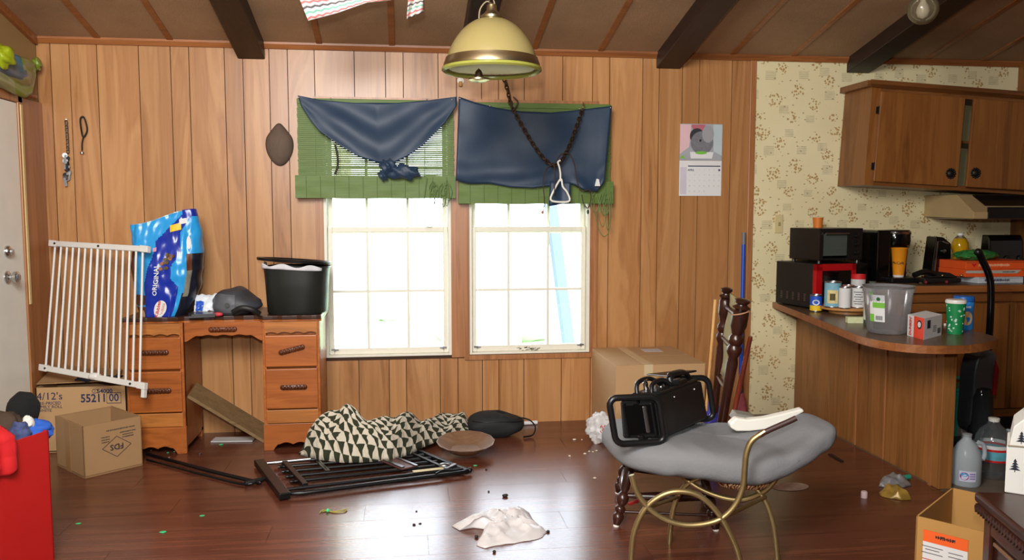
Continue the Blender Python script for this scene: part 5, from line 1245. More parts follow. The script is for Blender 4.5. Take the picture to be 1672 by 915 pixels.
obj('corner_post', MB().box(PX-.012, PX+.055, 3.46, 3.53, 0, ZP-TH_), m_pen, pen, bevel=.003)
obj('batten', MB().box(PX-.017, PX-.012, 3.515, 3.535, 0, ZP-TH_), m_trimv, pen)
obj('back_panel', MB().box(PX+.02, RX-.06, 4.25, 4.27, .0, ZP-TH_), m_cab, pen)

# back counter and base cabinets
ZC, CYF = .87, 4.34
base = thing('base_cabinet', 'wooden base cabinets with two doors along the kitchen wall', 'cabinet', (3.3, 4.65, 0))
obj('carcass', MB().box(2.80, XR-.005, CYF+.03, D-.003, .09, ZC-.04), m_cab, base)
obj('toe_kick', MB().box(2.82, XR-.005, CYF+.09, D-.003, 0, .09), m_blackm, base)
xs = [2.80, 3.12, 3.50, XR-.005]
for i, (a, b) in enumerate(zip(xs, xs[1:])):
    obj('face_rail', MB().box(a, b, CYF+.012, CYF+.03, ZC-.10, ZC-.04), m_cabx, base)
    if i == 0: obj('drawer', MB().box(a+.02, b-.02, CYF, CYF+.02, ZC-.155, ZC-.105), m_cabx, base, bevel=.003); zt2 = ZC-.165
    else: zt2 = ZC-.11
    d_ = obj('door', MB().box(a+.02, b-.02, CYF, CYF+.022, .14, zt2), m_cab, base, bevel=.004)
obj('bottom_rail', MB().box(2.80, XR-.005, CYF+.005, CYF+.03, .09, .135), m_cabx, base)
tag(obj('kitchen_worktop', MB().box(2.79, XR-.005, CYF-.02, D-.003, ZC-.038, ZC), m_counter, bevel=.003), 'brown laminate worktop along the kitchen wall', 'worktop')
wt = bpy.data.objects['kitchen_worktop']
obj('front_edge', MB().box(2.79, XR-.005, CYF-.024, CYF-.02, ZC-.04, ZC-.002), m_trim, wt)

# wall cabinet, sagging to the right
CYU = 4.62
p0_ = AY(1412, 302, CYU); zb, ztp = p0_.z, AY(1412, 141, CYU).z; xl = AY(1414, 220, CYU).x
tilt = Matrix.Translation((xl, 0, zb)) @ Matrix.Rotation(math.radians(3.0), 4, 'Y') @ Matrix.Translation((-xl, 0, -zb))
uc = thing('wall_cabinet', 'brown wooden kitchen wall cabinet with dark flower knobs, sagging right', 'cabinet', (3.3, 4.78, zb))
def uo(name, mb, mat, parent=None, **k): return obj(name, mb.xf(tilt), mat, parent or uc, **k)
XE = XR-.07
uo('carcass_side', MB().box(xl, xl+.016, CYU+.018, D-.004, zb, ztp), m_cab); uo('carcass_side', MB().box(XE-.016, XE, CYU+.018, D-.004, zb, ztp), m_cab)
uo('carcass_bottom', MB().box(xl+.016, XE-.016, CYU+.018, D-.004, zb, zb+.016), m_cabx); uo('carcass_top', MB().box(xl+.016, XE-.016, CYU+.018, D-.004, ztp-.016, ztp), m_cabx)
uo('carcass_back', MB().box(xl+.016, XE-.016, D-.012, D-.004, zb, ztp), M('beige_backing', (190, 176, 130), .6))
uo('shelf', MB().box(xl+.016, XE-.016, CYU+.03, D-.012, (zb+ztp)/2, (zb+ztp)/2+.014), m_cabx)
uo('stile', MB().box(xl, xl+.055, CYU, CYU+.018, zb, ztp), m_cab)
xg0, xg1 = AY(1569, 220, CYU).x, AY(1577, 220, CYU).x
uo('face_rail', MB().box(xl+.055, XE, CYU, CYU+.018, zb, zb+.03), m_cabx); uo('face_rail', MB().box(xl+.055, XE, CYU, CYU+.018, ztp-.03, ztp), m_cabx)
uo('crown', MB().prism([(xl-.035, CYU-.035, ztp+.035), (xl-.035, CYU-.035, ztp+.012), (xl-.005, CYU-.006, ztp-.006), (xl-.005, CYU-.006, ztp+.035)], (XE-xl+.035, 0, 0)).box(xl-.035, xl, CYU-.006, D-.004, ztp+.0, ztp+.035), m_cabx)
xd0 = AY(1429, 220, CYU-.02).x; xd1 = AY(1567, 230, CYU-.02).x
m_rosette = M('dark_pewter', (40, 36, 32), .5, .7)
def rosette(cx, cz, y, parent):
    mb = MB().lathe([(.022, 0), (.023, .004), (.016, .011), (.008, .015), (0, .016)], 20, (cx, y, cz), (0, -1, 0))
    for i in range(12):
        a = 2*PI*i/12; mb.ball((cx+math.cos(a)*.027, y-.004, cz+math.sin(a)*.027), (.007, .005, .007), 8, 6)
    mb.xf(tilt); return obj('knob', mb, m_rosette, parent, smooth=50)
def hinge(x, z, y, parent): return obj('hinge', MB().box(x-.014, x, y-.004, y+.004, z-.02, z+.02).tube([(x, y-.005, z-.024), (x, y-.005, z+.024)], .004, 8).xf(tilt), m_rosette, parent)
zdoor0, zdoor1 = zb+.022, ztp-.025
d1 = uo('door', MB().box(xd0, xd1, CYU-.02, CYU-.001, zdoor0, zdoor1), m_cab, bevel=.005)
rosette(xd1-.055, zdoor0+.075, CYU-.02, d1); hinge(xd0, zdoor0+.09, CYU-.008, d1); hinge(xd0, zdoor1-.11, CYU-.008, d1)
xd2 = xd1+.038
d2 = uo('door', MB().box(xd2, XE-.02, CYU-.045, CYU-.026, zdoor0, zdoor1-.005), m_cab, bevel=.005)
rosette(xd2+.05, zdoor0+.085, CYU-.045, d2)
for i, (zz, h) in enumerate(((zdoor0+.012, .09), ((zb+ztp)/2+.03, .10))):
    tag(obj('drinking_glass', MB().lathe([(.022, 0), (.024, .004), (.030, h), (.028, h), (.021, .006), (0, .006)], 18, tilt @ Vector((xd1+.022, CYU+.10, zz-.003))), clear('cabinet_glass' if i else 'cabinet_glass_low', (.95, .97, 1), .35, (220, 226, 232)), smooth=50), ('clear glass on the lower shelf' if i == 0 else 'clear glass on the upper shelf')+' seen through the cabinet door gap', 'glass')

# range hood and stove at the right edge
hd0 = AY(1583, 330, 4.50)
hd = thing('range_hood', 'beige range hood with black front under the wall cabinet', 'range hood', (3.6, 4.7, AY(1600, 356, 4.5).z))
hz1, hz0 = AY(1600, 318, 4.6).z, AY(1600, 352, 4.6).z
obj('hood_body', MB().prism([(hd0.x, D-.004, hz1), (hd0.x, 4.62, hz1), (hd0.x, 4.46, hz0+.02), (hd0.x, 4.46, hz0-.02), (hd0.x, D-.004, hz0-.01)], (XR-.02-hd0.x, 0, 0)), M('beige_enamel', (170, 146, 104), .4, var=.15), hd, bevel=.004)
obj('control_strip', MB().hexa([(hd0.x+.10, 4.618, hz1-.004), (XR-.03, 4.618, hz1-.004), (XR-.03, 4.60, hz1-.002), (hd0.x+.10, 4.60, hz1-.002), (hd0.x+.10, 4.61, hz1-.001), (XR-.03, 4.61, hz1-.001), (XR-.03, 4.5, hz0+.06), (hd0.x+.1, 4.5, hz0+.06)]).box(hd0.x+.09, XR-.03, 4.45, 4.465, hz0-.018, hz0+.05), m_black, hd)
obj('filter', MB().box(hd0.x+.03, XR-.04, 4.50, 4.88, hz0-.022, hz0-.016), m_steel, hd)
sv = AY(1612, 400, 4.80); sz = AY(1640, 384, 4.8).z
stv = thing('stove_backguard', 'black stove control panel on the counter at the right edge', 'stove', ((sv.x+XR)/2, 4.84, ZC))
obj('panel', MB().prism([(sv.x, 4.88, ZC), (sv.x, 4.76, ZC), (sv.x+.01, 4.79, sz-.03), (sv.x+.02, 4.82, sz), (sv.x+.02, 4.88, sz)], (XR-.03-sv.x, 0, 0)), m_blackgloss, stv, bevel=.006)
obj('trim_strip', MB().bar((sv.x+.03, 4.78, ZC+.14), (sv.x+.05, 4.765, ZC+.04), .008, .004), m_steel, stv)
for i in range(3): obj('dial', MB().lathe([(.022, 0), (.020, .014), (.016, .018), (0, .018)], 18, (sv.x+.12+i*.09, 4.782, ZC+.12), (0, -1, .25)), m_black, stv, smooth=40)

# outlet
p = AY(1271, 366, D)
ow = thing('light_switch', 'beige light switch plate on the floral wallpaper', 'switch', p)
obj('plate', MB().box(p.x-.028, p.x+.028, D-.007, D, p.z-.058, p.z+.058), M('almond_plastic', (206, 190, 140), .4), ow, bevel=.004)
obj('toggle', MB().box(p.x-.005, p.x+.005, D-.018, D-.006, p.z-.010, p.z+.012), M('almond_dark', (150, 136, 96), .4), ow, bevel=.002)

# ---- microwave and toaster oven
MA, MBp = F(1266, 496, ZP), F(1331, 507, ZP); me1 = (MBp-MA); mw_d = me1.length; me1.normalize(); me2 = Vector((-me1.y, me1.x, 0))
if me2.x < 0: me2 = -me2
lim = (D-.02-MA.y)/me2.y if me2.y > 0 else 9
mw_w = min(.40, lim); mh = AY(1298, 429, (MA.y+MBp.y)/2).z-ZP
mw = thing('microwave', 'black microwave oven with a red door frame on the peninsula', 'microwave', (MA+MBp)/2+me2*mw_w/2)
def mp(a, b, z): return MA+me1*a+me2*b+Z3*z            # a: left face towards camera, b: to the right
def mbx(a0, a1, b0, b1, z0, z1): return MB().hexa([mp(a0, b0, z0), mp(a1, b0, z0), mp(a1, b1, z0), mp(a0, b1, z0), mp(a0, b0, z1), mp(a1, b0, z1), mp(a1, b1, z1), mp(a0, b1, z1)])
obj('oven_body', mbx(0, mw_d-.03, 0, mw_w, .008, mh), m_blackm, mw, bevel=.004)
m_redp = M('red_plastic', (168, 14, 22), .25)
w0, w1 = 0.0, mw_w
fr = MB()
for a in ((w0, w0+.045, .01, mh), (w1-.115, w1-.085, .01, mh), (w0, w1-.085, mh-.04, mh), (w0, w1-.085, .01, .04)):
    x = mbx(mw_d-.03, mw_d, a[0], a[1], a[2], a[3]); fr.add(x.v, x.f)
dr_ = obj('door_frame', fr, m_redp, mw, bevel=.003)
obj('door_glass', mbx(mw_d-.03, mw_d-.006, w0+.04, w1-.11, .04, mh-.04), m_blackgloss, dr_)
obj('control_panel', mbx(mw_d-.03, mw_d-.002, w1-.085, w1, .01, mh), m_blackgloss, mw, bevel=.002)
for i in range(5):
    for j in range(5): obj('vent_slot', mbx(.05+i*(mw_d-.10)/5, .05+i*(mw_d-.10)/5+.018, -.0015, .002, .045+j*.0095, .049+j*.0095), m_steel, mw)
for a, b in ((.03, .03), (mw_d-.05, .03), (.03, mw_w-.03), (mw_d-.05, mw_w-.03)): obj('foot', MB().lathe([(.012, 0), (.012, .009)], 10, mp(a, b, 0)), m_black, mw)
# toaster oven
th2 = .205; ta0, ta1 = .055, mw_d-.045; tb0, tb1 = .05, mw_w-.005
to = thing('toaster_oven', 'black toaster oven with glass door on top of the microwave', 'toaster oven', mp((ta0+ta1)/2, (tb0+tb1)/2, mh))
def tbx(a0, a1, b0, b1, z0, z1): return mbx(a0, a1, b0, b1, mh+z0, mh+z1)
obj('oven_shell', tbx(ta0, ta1, tb0, tb0+.008, .018, th2).add(*(lambda x: (x.v, x.f))(tbx(ta0, ta1, tb1-.09, tb1, .018, th2))).add(*(lambda x: (x.v, x.f))(tbx(ta0, ta1, tb0+.008, tb1-.09, th2-.012, th2))).add(*(lambda x: (x.v, x.f))(tbx(ta0, ta1, tb0+.008, tb1-.09, .018, .03))).add(*(lambda x: (x.v, x.f))(tbx(ta0, ta0+.01, tb0+.008, tb1-.09, .03, th2-.012))), m_black, to, bevel=.003)
obj('oven_glass', tbx(ta1-.004, ta1, tb0+.02, tb1-.10, .045, th2-.03), clear('oven_glass', (.6, .65, .62), .5, (120, 130, 122), .15), to)
obj('rack', MB().bar(mp(ta0+.02, tb0+.02, mh+.09), mp(ta1-.02, tb0+.02, mh+.09), .004, .004).bar(mp(ta1-.02, tb0+.02, mh+.09), mp(ta1-.02, tb1-.1, mh+.09), .004, .004), m_steel, to)
obj('door_rim', tbx(ta1-.002, ta1+.006, tb0, tb0+.025, .02, th2-.005).add(*(lambda x: (x.v, x.f))(tbx(ta1-.002, ta1+.006, tb1-.115, tb1-.09, .02, th2-.005))).add(*(lambda x: (x.v, x.f))(tbx(ta1-.002, ta1+.006, tb0+.025, tb1-.115, th2-.03, th2-.005))), m_black, to)
obj('door_handle', MB().tube([mp(ta1+.02, tb0+.03, mh+th2-.03), mp(ta1+.02, tb1-.12, mh+th2-.03)], .006, 8), m_steel, to, smooth=60)
for z in (.06, .11, .16): obj('dial', MB().lathe([(.014, 0), (.013, .012), (0, .014)], 14, mp(ta1, tb1-.045, mh+z), me1), m_black, to, smooth=40)
for a, b in ((ta0+.02, tb0+.02), (ta1-.02, tb0+.02), (ta0+.02, tb1-.02), (ta1-.02, tb1-.02)): obj('foot', MB().lathe([(.012, 0), (.010, .019)], 10, mp(a, b, mh)), m_black, to)
p = AY(1348, 362, D-.03)
tag(obj('orange_tub', MB().lathe([(.026, 0), (.030, .055), (.032, .056), (.032, .062), (0, .062)], 20, mp((ta0+ta1)/2-.05, (tb0+tb1)/2-.02, mh+th2+.0005)), M('orange_plastic', (206, 116, 40), .5), smooth=40), 'small orange tub standing on the toaster oven', 'tub')

# ---- tins and jars
def on_top(px, py, z=ZP): return F(px, py, z)
def tin(name, label, cat, p, r, h, bands, metal=True, group=None, parts=()):
    t = thing(name, label, cat, p, group=group)
    obj('tin_body', MB().lathe([(0, .001), (r*.96, .001), (r, .004), (r*.97, .008), (r*.97, h-.008), (r, h-.004), (r*.97, h), (r*.90, h), (r*.88, h-.004), (0, h-.004)], 24, p), m_steel if metal else bands[0][2], t, smooth=40)
    for z0, z1, m_ in bands: obj('label_band', MB().lathe([(r*.975, z0*h), (r*.985, z0*h), (r*.985, z1*h), (r*.975, z1*h)], 24, p, cap=False), m_, t, smooth=40)
    return t
def cyl(p, r, ang0):                                   # flat mesh -> cylinder round p
    def fn(x, y, h): a = ang0+x/r; return Vector((p.x+math.cos(a)*(r+h+.0006), p.y+math.sin(a)*(r+h+.0006), p.z+y))
    return fn
def face(p): return math.atan2(-p.y, -p.x)             # angle facing the camera
yel = bpy.data.materials['yellow_print']
p = on_top(1332, 509); sc_ = p.y/1290
t = tin('corn_can', 'small can with blue and yellow label at the front of the microwave', 'can', p, .034, .098, ((.08, .38, yel), (.38, .92, m_blue)))
obj('label_print', wrap(disc2(.020, 16, .001, .016), lambda x, y, h: cyl(p, .034, face(p))(x, y+.055, h)), m_paper, t)
# turntable with tins
lp = on_top(1386, 511); lp = Vector((lp.x, lp.y+.02, ZP))
lz = thing('lazy_susan', 'round wooden turntable carrying tins on the peninsula', 'turntable', lp)
m_susan = wood('turntable_wood', (150, 98, 48), (196, 142, 84), 0, .4)
obj('tray', MB().lathe([(0, .022), (.150, .022), (.152, .026), (.152, .034), (.148, .036), (0, .036)], 40, lp), m_susan, lz, smooth=40)
obj('base', MB().lathe([(0, 0), (.10, 0), (.10, .012), (.05, .014), (.05, .022), (0, .022)], 32, lp), m_susan, lz, smooth=40)
lzz = ZP+.036
def on_l(px, dy): q = F(px, 500, lzz); r = ray(px, 500); y = lp.y+dy; return Vector((r.x/r.y*y, y, lzz))
m_paleblue = M('pale_blue_label', (120, 172, 190), .5, var=.2, vs=40)
p1 = on_l(1359, -.04); t = tin('biscuit_tin', 'tall pale blue tin with a picture label on the turntable', 'tin', p1, .045, .145, ((.05, .95, m_paleblue),))
obj('label_print', wrap(rect2(-.028, .028, -.04, .034, .001, 4, 4), lambda x, y, h: cyl(p1, .045, face(p1))(x, y+.065, h)), M('cream_print', (214, 196, 140), .6, var=.3, vs=60), t)
obj('label_picture', wrap(rect2(-.014, .014, -.026, .012, .0016, 3, 3), lambda x, y, h: cyl(p1, .045, face(p1))(x, y+.068, h)), M('dark_olive_print', (80, 70, 30), .6), t)
p2 = on_l(1379, -.105); tin('spice_tin', 'narrow white tin next to the pale blue tin on the turntable', 'tin', p2, .032, .120, ((.04, .96, m_paper),))
p3 = on_l(1401, -.085); t = tin('soup_can', 'white can with printed lines at the front of the turntable', 'can', p3, .040, .118, ((.05, .95, m_paper),))
for j, w_ in enumerate((.05, .03, .045, .03, .05, .04)): obj('label_lines', wrap(rect2(-w_/2, w_/2, -.002, .002, .001, 4, 1), lambda x, y, h: cyl(p3, .040, face(p3))(x, y+.09-j*.013, h)), M('grey_print', (90, 90, 96), .7) if j == 0 else bpy.data.materials['grey_print'], t)
p4 = on_l(1384, .02); tin('jam_jar', 'jar with an orange lid behind the white tins', 'jar', p4, .034, .118, ((.78, 1.0, M('salmon_lid', (206, 110, 70), .5)), (.04, .7, m_redp)))
p5 = on_l(1400, .05); tin('tall_tub', 'tall white tub with a red lid at the back of the turntable', 'tub', p5, .040, .175, ((.88, 1.0, m_red), (.05, .85, M('tub_grey_label', (196, 196, 196), .5))), metal=False)
p6 = on_l(1415, -.03); tin('red_tin', 'small red and white tin on the right of the turntable', 'tin', p6, .024, .10, ((.45, 1.0, M('crimson_label', (150, 20, 50), .5)), (.05, .42, m_paper)))
p = on_top(1402, 529); tag(obj('small_carton', MB().box(-.045, .045, -.02, .02, 0, .032).xf(Matrix.Translation(p+Vector((0, .03, 0))) @ Matrix.Rotation(-.2, 4, 'Z')), M('pale_green_carton', (198, 202, 160), .6, var=.2, vs=60), bevel=.002), 'small pale carton lying below the turntable', 'carton')
# clear bottle behind the tub
p = on_top(1428, 533)+Vector((.0, .03, 0)); gb_ = thing('glass_bottle', 'clear glass bottle tucked behind the clear plastic tub', 'bottle', p)
obj('bottle_glass', MB().lathe([(0, .0), (.036, .0), (.038, .01), (.038, .13), (.03, .16), (.014, .185), (.013, .21), (.016, .212), (.016, .222), (0, .222)], 24, p), clear('bottle_glass', (.86, .93, .9), .22, (150, 168, 160)), gb_, smooth=50)
obj('label', MB().lathe([(.0385, .03), (.0388, .03), (.0388, .12), (.0385, .12)], 24, p, cap=False), M('pale_label', (196, 204, 190), .6), gb_, smooth=50)
# clear tub
p = on_top(1459, 549)+Vector((.032, .105, 0)); tubh = AY(1459, 468, p.y).z-ZP+.005
ct = thing('clear_plastic_tub', 'large clear plastic tub with a green label on the peninsula', 'tub', p)
m_cl = clear('clear_plastic', (.93, .94, .95), .30, (190, 192, 196), .15)
obj('tub_wall', MB().lathe([(0, .002), (.082, .002), (.090, .012), (.108, tubh-.03), (.113, tubh-.028), (.113, tubh-.012), (.110, tubh-.010), (.116, tubh), (.110, tubh), (.104, tubh-.012)], 48, p, cap=False), m_cl, ct, smooth=40)
def tc(x, y, h): rr_ = lerp(.090, .108, y/tubh)+.001; a = face(p)-.48+x/rr_; return Vector((p.x+math.cos(a)*(rr_+h), p.y+math.sin(a)*(rr_+h), p.z+y))
lab = obj('label', wrap(rect2(-.036, .036, .06, .185, .0006, 8, 6), tc), m_paper, ct)
obj('green_block', wrap(rect2(-.02, .036, .125, .150, .0012, 6, 2), tc), m_green, lab); obj('green_block', wrap(rect2(-.036, -.012, .06, .095, .0012, 4, 2), tc), m_green, lab); obj('green_block', wrap(rect2(-.036, -.02, .185, .20, .0012, 3, 2), tc), m_green, lab)
mb = disc2(.009, 14, .0012); mb.v = [v+Vector((.008, .166, 0)) for v in mb.v]; obj('green_dot', wrap(mb, tc), M('dark_green_print', (30, 90, 40), .6), lab)
for k in range(7): obj('barcode_bar', wrap(rect2(-.004+k*.0045, -.0015+k*.0045, .068, .088, .0012), tc), m_ink, lab)
# coffee pod box
qa, qb, qc = F(1481, 548, ZP), F(1508, 556, ZP), F(1537, 548, ZP); qh = .098
u1 = (qb-qa); u2 = (qc-qb); pb_ = [qa, qb, qc, qa+(qc-qb)]
kb = thing('coffee_pod_box', 'small white and orange coffee pod box at the front of the peninsula', 'box', sum(pb_, Vector())/4)
obj('carton', MB().prism(pb_, (0, 0, qh)), m_paper, kb, bevel=.001)
n1 = u1.cross(Z3).normalized(); n2 = u2.cross(Z3).normalized()
obj('orange_side', MB().hexa([qa.lerp(qb, .40)+n1*.0004+Z3*.001, qb+n1*.0004+Z3*.001, qb+n1*.001+Z3*.001, qa.lerp(qb, .40)+n1*.001+Z3*.001, qa.lerp(qb, .40)+n1*.0004+Z3*qh, qb+n1*.0004+Z3*qh, qb+n1*.001+Z3*qh, qa.lerp(qb, .40)+n1*.001+Z3*qh]), M('coral_print', (226, 70, 44), .6), kb)
u1n, u2n = u1.normalized(), u2.normalized()
text("DUNKIN'", .026, qa.lerp(qb, .20)+n1*.0012+Z3*qh*.5, Z3, -u1n, m_red, kb, bold=.03, sx=.8)
obj('pod_picture', disc2(.020, 18, .0008).xf(frame(qa.lerp(qb, .74)+n1*.0012+Z3*qh*.66, u1n, Z3)), m_ink, kb); obj('pod_picture', disc2(.013, 18, .0008).xf(frame(qa.lerp(qb, .74)+n1*.002+Z3*qh*.66, u1n, Z3)), m_paper, kb)
obj('dark_square', rect2(-.018, .018, -.018, .018).xf(frame(qb.lerp(qc, .25)+n2*.0004+Z3*qh*.68, u2n, Z3)), M('navy_print', (24, 26, 44), .6), kb)
for k in range(6): obj('barcode_bar', rect2(-.0012, .0012, -.012, .012).xf(frame(qb.lerp(qc, .76+k*.03)+n2*.0004+Z3*qh*.28, u2n, Z3)), m_ink, kb)
for k in range(4): obj('text_line', rect2(-.02, .02, -.001, .001).xf(frame(qb.lerp(qc, .58)+n2*.0004+Z3*(qh*.55-k*.008), u2n, Z3)), bpy.data.materials['grey_print'], kb)
# green snowflake cup
p = F(1568, 547, ZP)+Vector((.0, .04, 0)); chh_ = .148
gc_ = thing('green_snowflake_cup', 'green paper cup with white snowflakes and white lid on the peninsula end', 'cup', p)
r0, r1 = .032, .043
obj('cup_wall', MB().lathe([(0, .003), (r0, .003), (r0+.001, 0), (r1, chh_), (0, chh_)], 32, p), M('christmas_green', (14, 128, 70), .5), gc_, smooth=40)
obj('lid', MB().lathe([(r1+.002, chh_-.004), (r1+.003, chh_+.004), (r1, chh_+.012), (r1-.006, chh_+.014), (0, chh_+.010)], 32, p), m_white, gc_, smooth=40)
rg_ = random.Random(4)
for i in range(26):
    a = face(p)-1.35+2.7*rg_.random(); z = .012+rg_.random()*(chh_-.024); rr_ = lerp(r0, r1, z/chh_); k = rg_.choice((.003, .0045, .007))
    mb = MB()
    for j in range(3): b = j*PI/3+rg_.random(); mb.bar((-math.cos(b)*k, -math.sin(b)*k, .0006), (math.cos(b)*k, math.sin(b)*k, .0006), .0016 if k > .004 else .003, .0006)
    obj('snowflake', wrap(mb, lambda x, y, h: Vector((p.x+math.cos(a+x/rr_)*(rr_+h+.0004), p.y+math.sin(a+x/rr_)*(rr_+h+.0004), p.z+z+y))), M('snow_white', (220, 235, 225), .6) if i == 0 else bpy.data.materials['snow_white'], gc_)
# blue creamer bottle
p = F(1583, 541, ZP)+Vector((.015, .07, 0)); ch_ = .158
cr_ = thing('blue_creamer_bottle', 'blue creamer bottle with a cookie picture behind the green cup', 'bottle', p)
obj('bottle_body', MB().lathe([(0, 0), (.044, 0), (.047, .006), (.046, .06), (.043, .085), (.047, .11), (.047, .130), (.044, .136), (0, .136)], 28, p), M('creamer_blue', (40, 130, 206), .35), cr_, smooth=50)
obj('cap', MB().lathe([(.046, .136), (.047, .138), (.047, .158), (.044, .162), (0, .162)], 28, p), M('cap_blue', (24, 96, 176), .4), cr_, smooth=40)
obj('cookie_picture', wrap(disc2(.026, 20, .001, .034), lambda x, y, h: cyl(p, .0475, face(p)+.35)(x, y+.058, h)), M('cookie_tan', (206, 170, 120), .6, var=.4, vs=70), cr_)
obj('label_text', wrap(strokes(.035, .012, None, None, None, None, None), lambda x, y, h: cyl(p, .0475, face(p)+.35)(x, y+.112, h)), m_paper, cr_)
tag(obj('earbud_cap', MB().lathe([(.006, 0), (.007, .010), (0, .012)], 10, F(1543, 532, ZP)), m_white, smooth=50), 'tiny white cap on the peninsula beside the green cup', 'cap')

# ---- things on the back counter
kY = 4.62
def kx(px, py, y=None): return AY(px, py, y or kY)
km = thing('coffee_maker', 'black single-cup coffee maker with silver trim on the kitchen worktop', 'coffee maker', (kx(1455, 440).x, kY, ZC))
x0, x1 = kx(1423, 420).x, kx(1484, 420).x; kz = kx(1455, 373).z
obj('water_tank', MB().box(x0, x0+.09, kY-.06, kY+.14, ZC, kz-.01), m_blackgloss, km, bevel=.015, seg=3)
obj('body', MB().box(x0+.085, x1-.01, kY+.0, kY+.14, ZC, kz-.03), m_blackgloss, km, bevel=.01)
obj('brew_head', MB().lathe([(0, 0), (.080, 0), (.085, .02), (.085, .075), (.078, .09), (0, .095)], 32, ((x0+.08+x1)/2, kY+.02, kz-.10)), m_blackgloss, km, smooth=40)
obj('silver_ring', MB().lathe([(.086, 0), (.088, .003), (.088, .014), (.084, .018)], 32, ((x0+.08+x1)/2, kY+.02, kz-.035), cap=False), m_chrome, km, smooth=40)
obj('drip_tray', MB().box(x0+.06, x1, kY-.12, kY+.02, ZC, ZC+.03), m_black, km, bevel=.006)
p = Vector((kx(1467, 450, kY-.06).x, kY-.06, ZC+.031)); ph = kx(1467, 406, kY-.06).z-p.z
oc = thing('orange_cup', 'orange paper coffee cup standing on the coffee maker tray', 'cup', p)
obj('cup_wall', MB().lathe([(0, .012), (.030, .012), (.031, .012), (.046, ph), (.048, ph+.002), (.046, ph+.004), (.044, ph), (0, ph-.01)], 28, p), M('amber_paper', (222, 140, 24), .5), oc, smooth=40)
obj('cup_base', MB().lathe([(0, 0), (.029, 0), (.0312, .012), (0, .012)], 28, p), m_paper, oc, smooth=40)
obj('lettering', wrap(text_mb('McCafé', .022), lambda x, y, h: cyl(p, .0402, face(p)-.15)(x, y+ph*.5, h)), m_ink, oc)
# can opener
cx_ = kx(1530, 440, 4.70); cz_ = kx(1527, 386, 4.70).z; cw_ = kx(1546, 440, 4.7).x-kx(1513, 440, 4.7).x
co_ = thing('electric_can_opener', 'tall black electric can opener on the kitchen worktop', 'can opener', (cx_.x, 4.70, ZC))
obj('tower', MB().prism([(cx_.x-cw_*.5, 4.66, ZC), (cx_.x+cw_*.5, 4.66, ZC), (cx_.x+cw_*.46, 4.66, cz_-.045), (cx_.x+.01, 4.66, cz_-.006), (cx_.x-cw_*.30, 4.66, cz_)], (0, .10, 0)), m_blackgloss, co_, bevel=.008, seg=3)
obj('lever', MB().bar((cx_.x-.01, 4.652, cz_-.03), (cx_.x+.03, 4.652, cz_-.045), .02, .01), m_chrome, co_, bevel=.002)
obj('cutter', MB().lathe([(.012, 0), (.012, .012), (0, .014)], 14, (cx_.x+.01, 4.66, cz_-.09), (0, -1, 0)), m_steel, co_, smooth=40)
obj('cable_guard', MB().bar((cx_.x-cw_*.38, 4.655, ZC+.01), (cx_.x-cw_*.25, 4.655, cz_-.03), .008, .006), m_steel, co_)
# black skillet lids / griddle in front
gx0, gx1 = kx(1488, 450, 4.48).x, kx(1556, 450, 4.48).x
gr = thing('black_griddle', 'black folding griddle with handles in front of the can opener', 'griddle', ((gx0+gx1)/2, 4.48, ZC))
obj('lower_plate', MB().box(gx0+.03, gx1, 4.40, 4.49, ZC+.008, ZC+.035), m_blackm, gr, bevel=.008)
obj('upper_plate', MB().hexa([(gx0+.06, 4.41, ZC+.037), (gx1-.01, 4.41, ZC+.037), (gx1-.01, 4.49, ZC+.037), (gx0+.06, 4.49, ZC+.037), (gx0+.10, 4.43, ZC+.075), (gx1-.05, 4.43, ZC+.062), (gx1-.05, 4.48, ZC+.062), (gx0+.10, 4.48, ZC+.075)]), m_blackm, gr, bevel=.008)
obj('handle', MB().tube(spline([(gx0+.10, 4.42, ZC+.06), (gx0+.02, 4.39, ZC+.075), (gx0-.05, 4.38, ZC+.055)], 5), .016, 10), m_black, gr, smooth=60)
for a, b in ((gx0-.01, .02), (gx0+.12, .018)): obj('foot', MB().ball((a+.05, 4.40, ZC+.012), .012, 10, 8), M('dark_red_foot', (90, 20, 24), .5) if a < gx0 else bpy.data.materials['dark_red_foot'], gr, smooth=60)
for a in (.02, .14, .26): obj('rivet', MB().ball((gx0+a, 4.398, ZC+.05), .007, 8, 6), M('brass_rivet', (190, 170, 110), .3, 1) if a < .1 else bpy.data.materials['brass_rivet'], gr, smooth=60)
# oil bottle
p = Vector((kx(1566, 430, 4.76).x, 4.76, ZC)); oh = kx(1566, 382, 4.76).z-ZC
ob = thing('oil_bottle', 'clear bottle of golden cooking oil behind the flat boxes', 'bottle', p)
t = NT('golden_oil'); t.p.inputs['Base Color'].default_value = lin((214, 168, 20)); t.p.inputs['Roughness'].default_value = .1; t.p.inputs['Transmission Weight'].default_value = .35
obj('bottle_oil', MB().lathe([(0, 0), (.044, 0), (.048, .01), (.046, oh*.42), (.038, oh*.55), (.050, oh*.68), (.048, oh*.80), (.034, oh*.90), (0, oh*.91)], 28, p), t.mat, ob, smooth=50)
obj('neck', MB().lathe([(.034, oh*.90), (.020, oh*.95), (.018, oh*.97)], 24, p, cap=False), clear('oil_neck', (.95, .95, .9), .2), ob, smooth=50)
obj('cap', MB().lathe([(.017, oh*.96), (.018, oh), (.015, oh*1.015), (0, oh*1.015)], 20, p), m_white, ob, smooth=50)
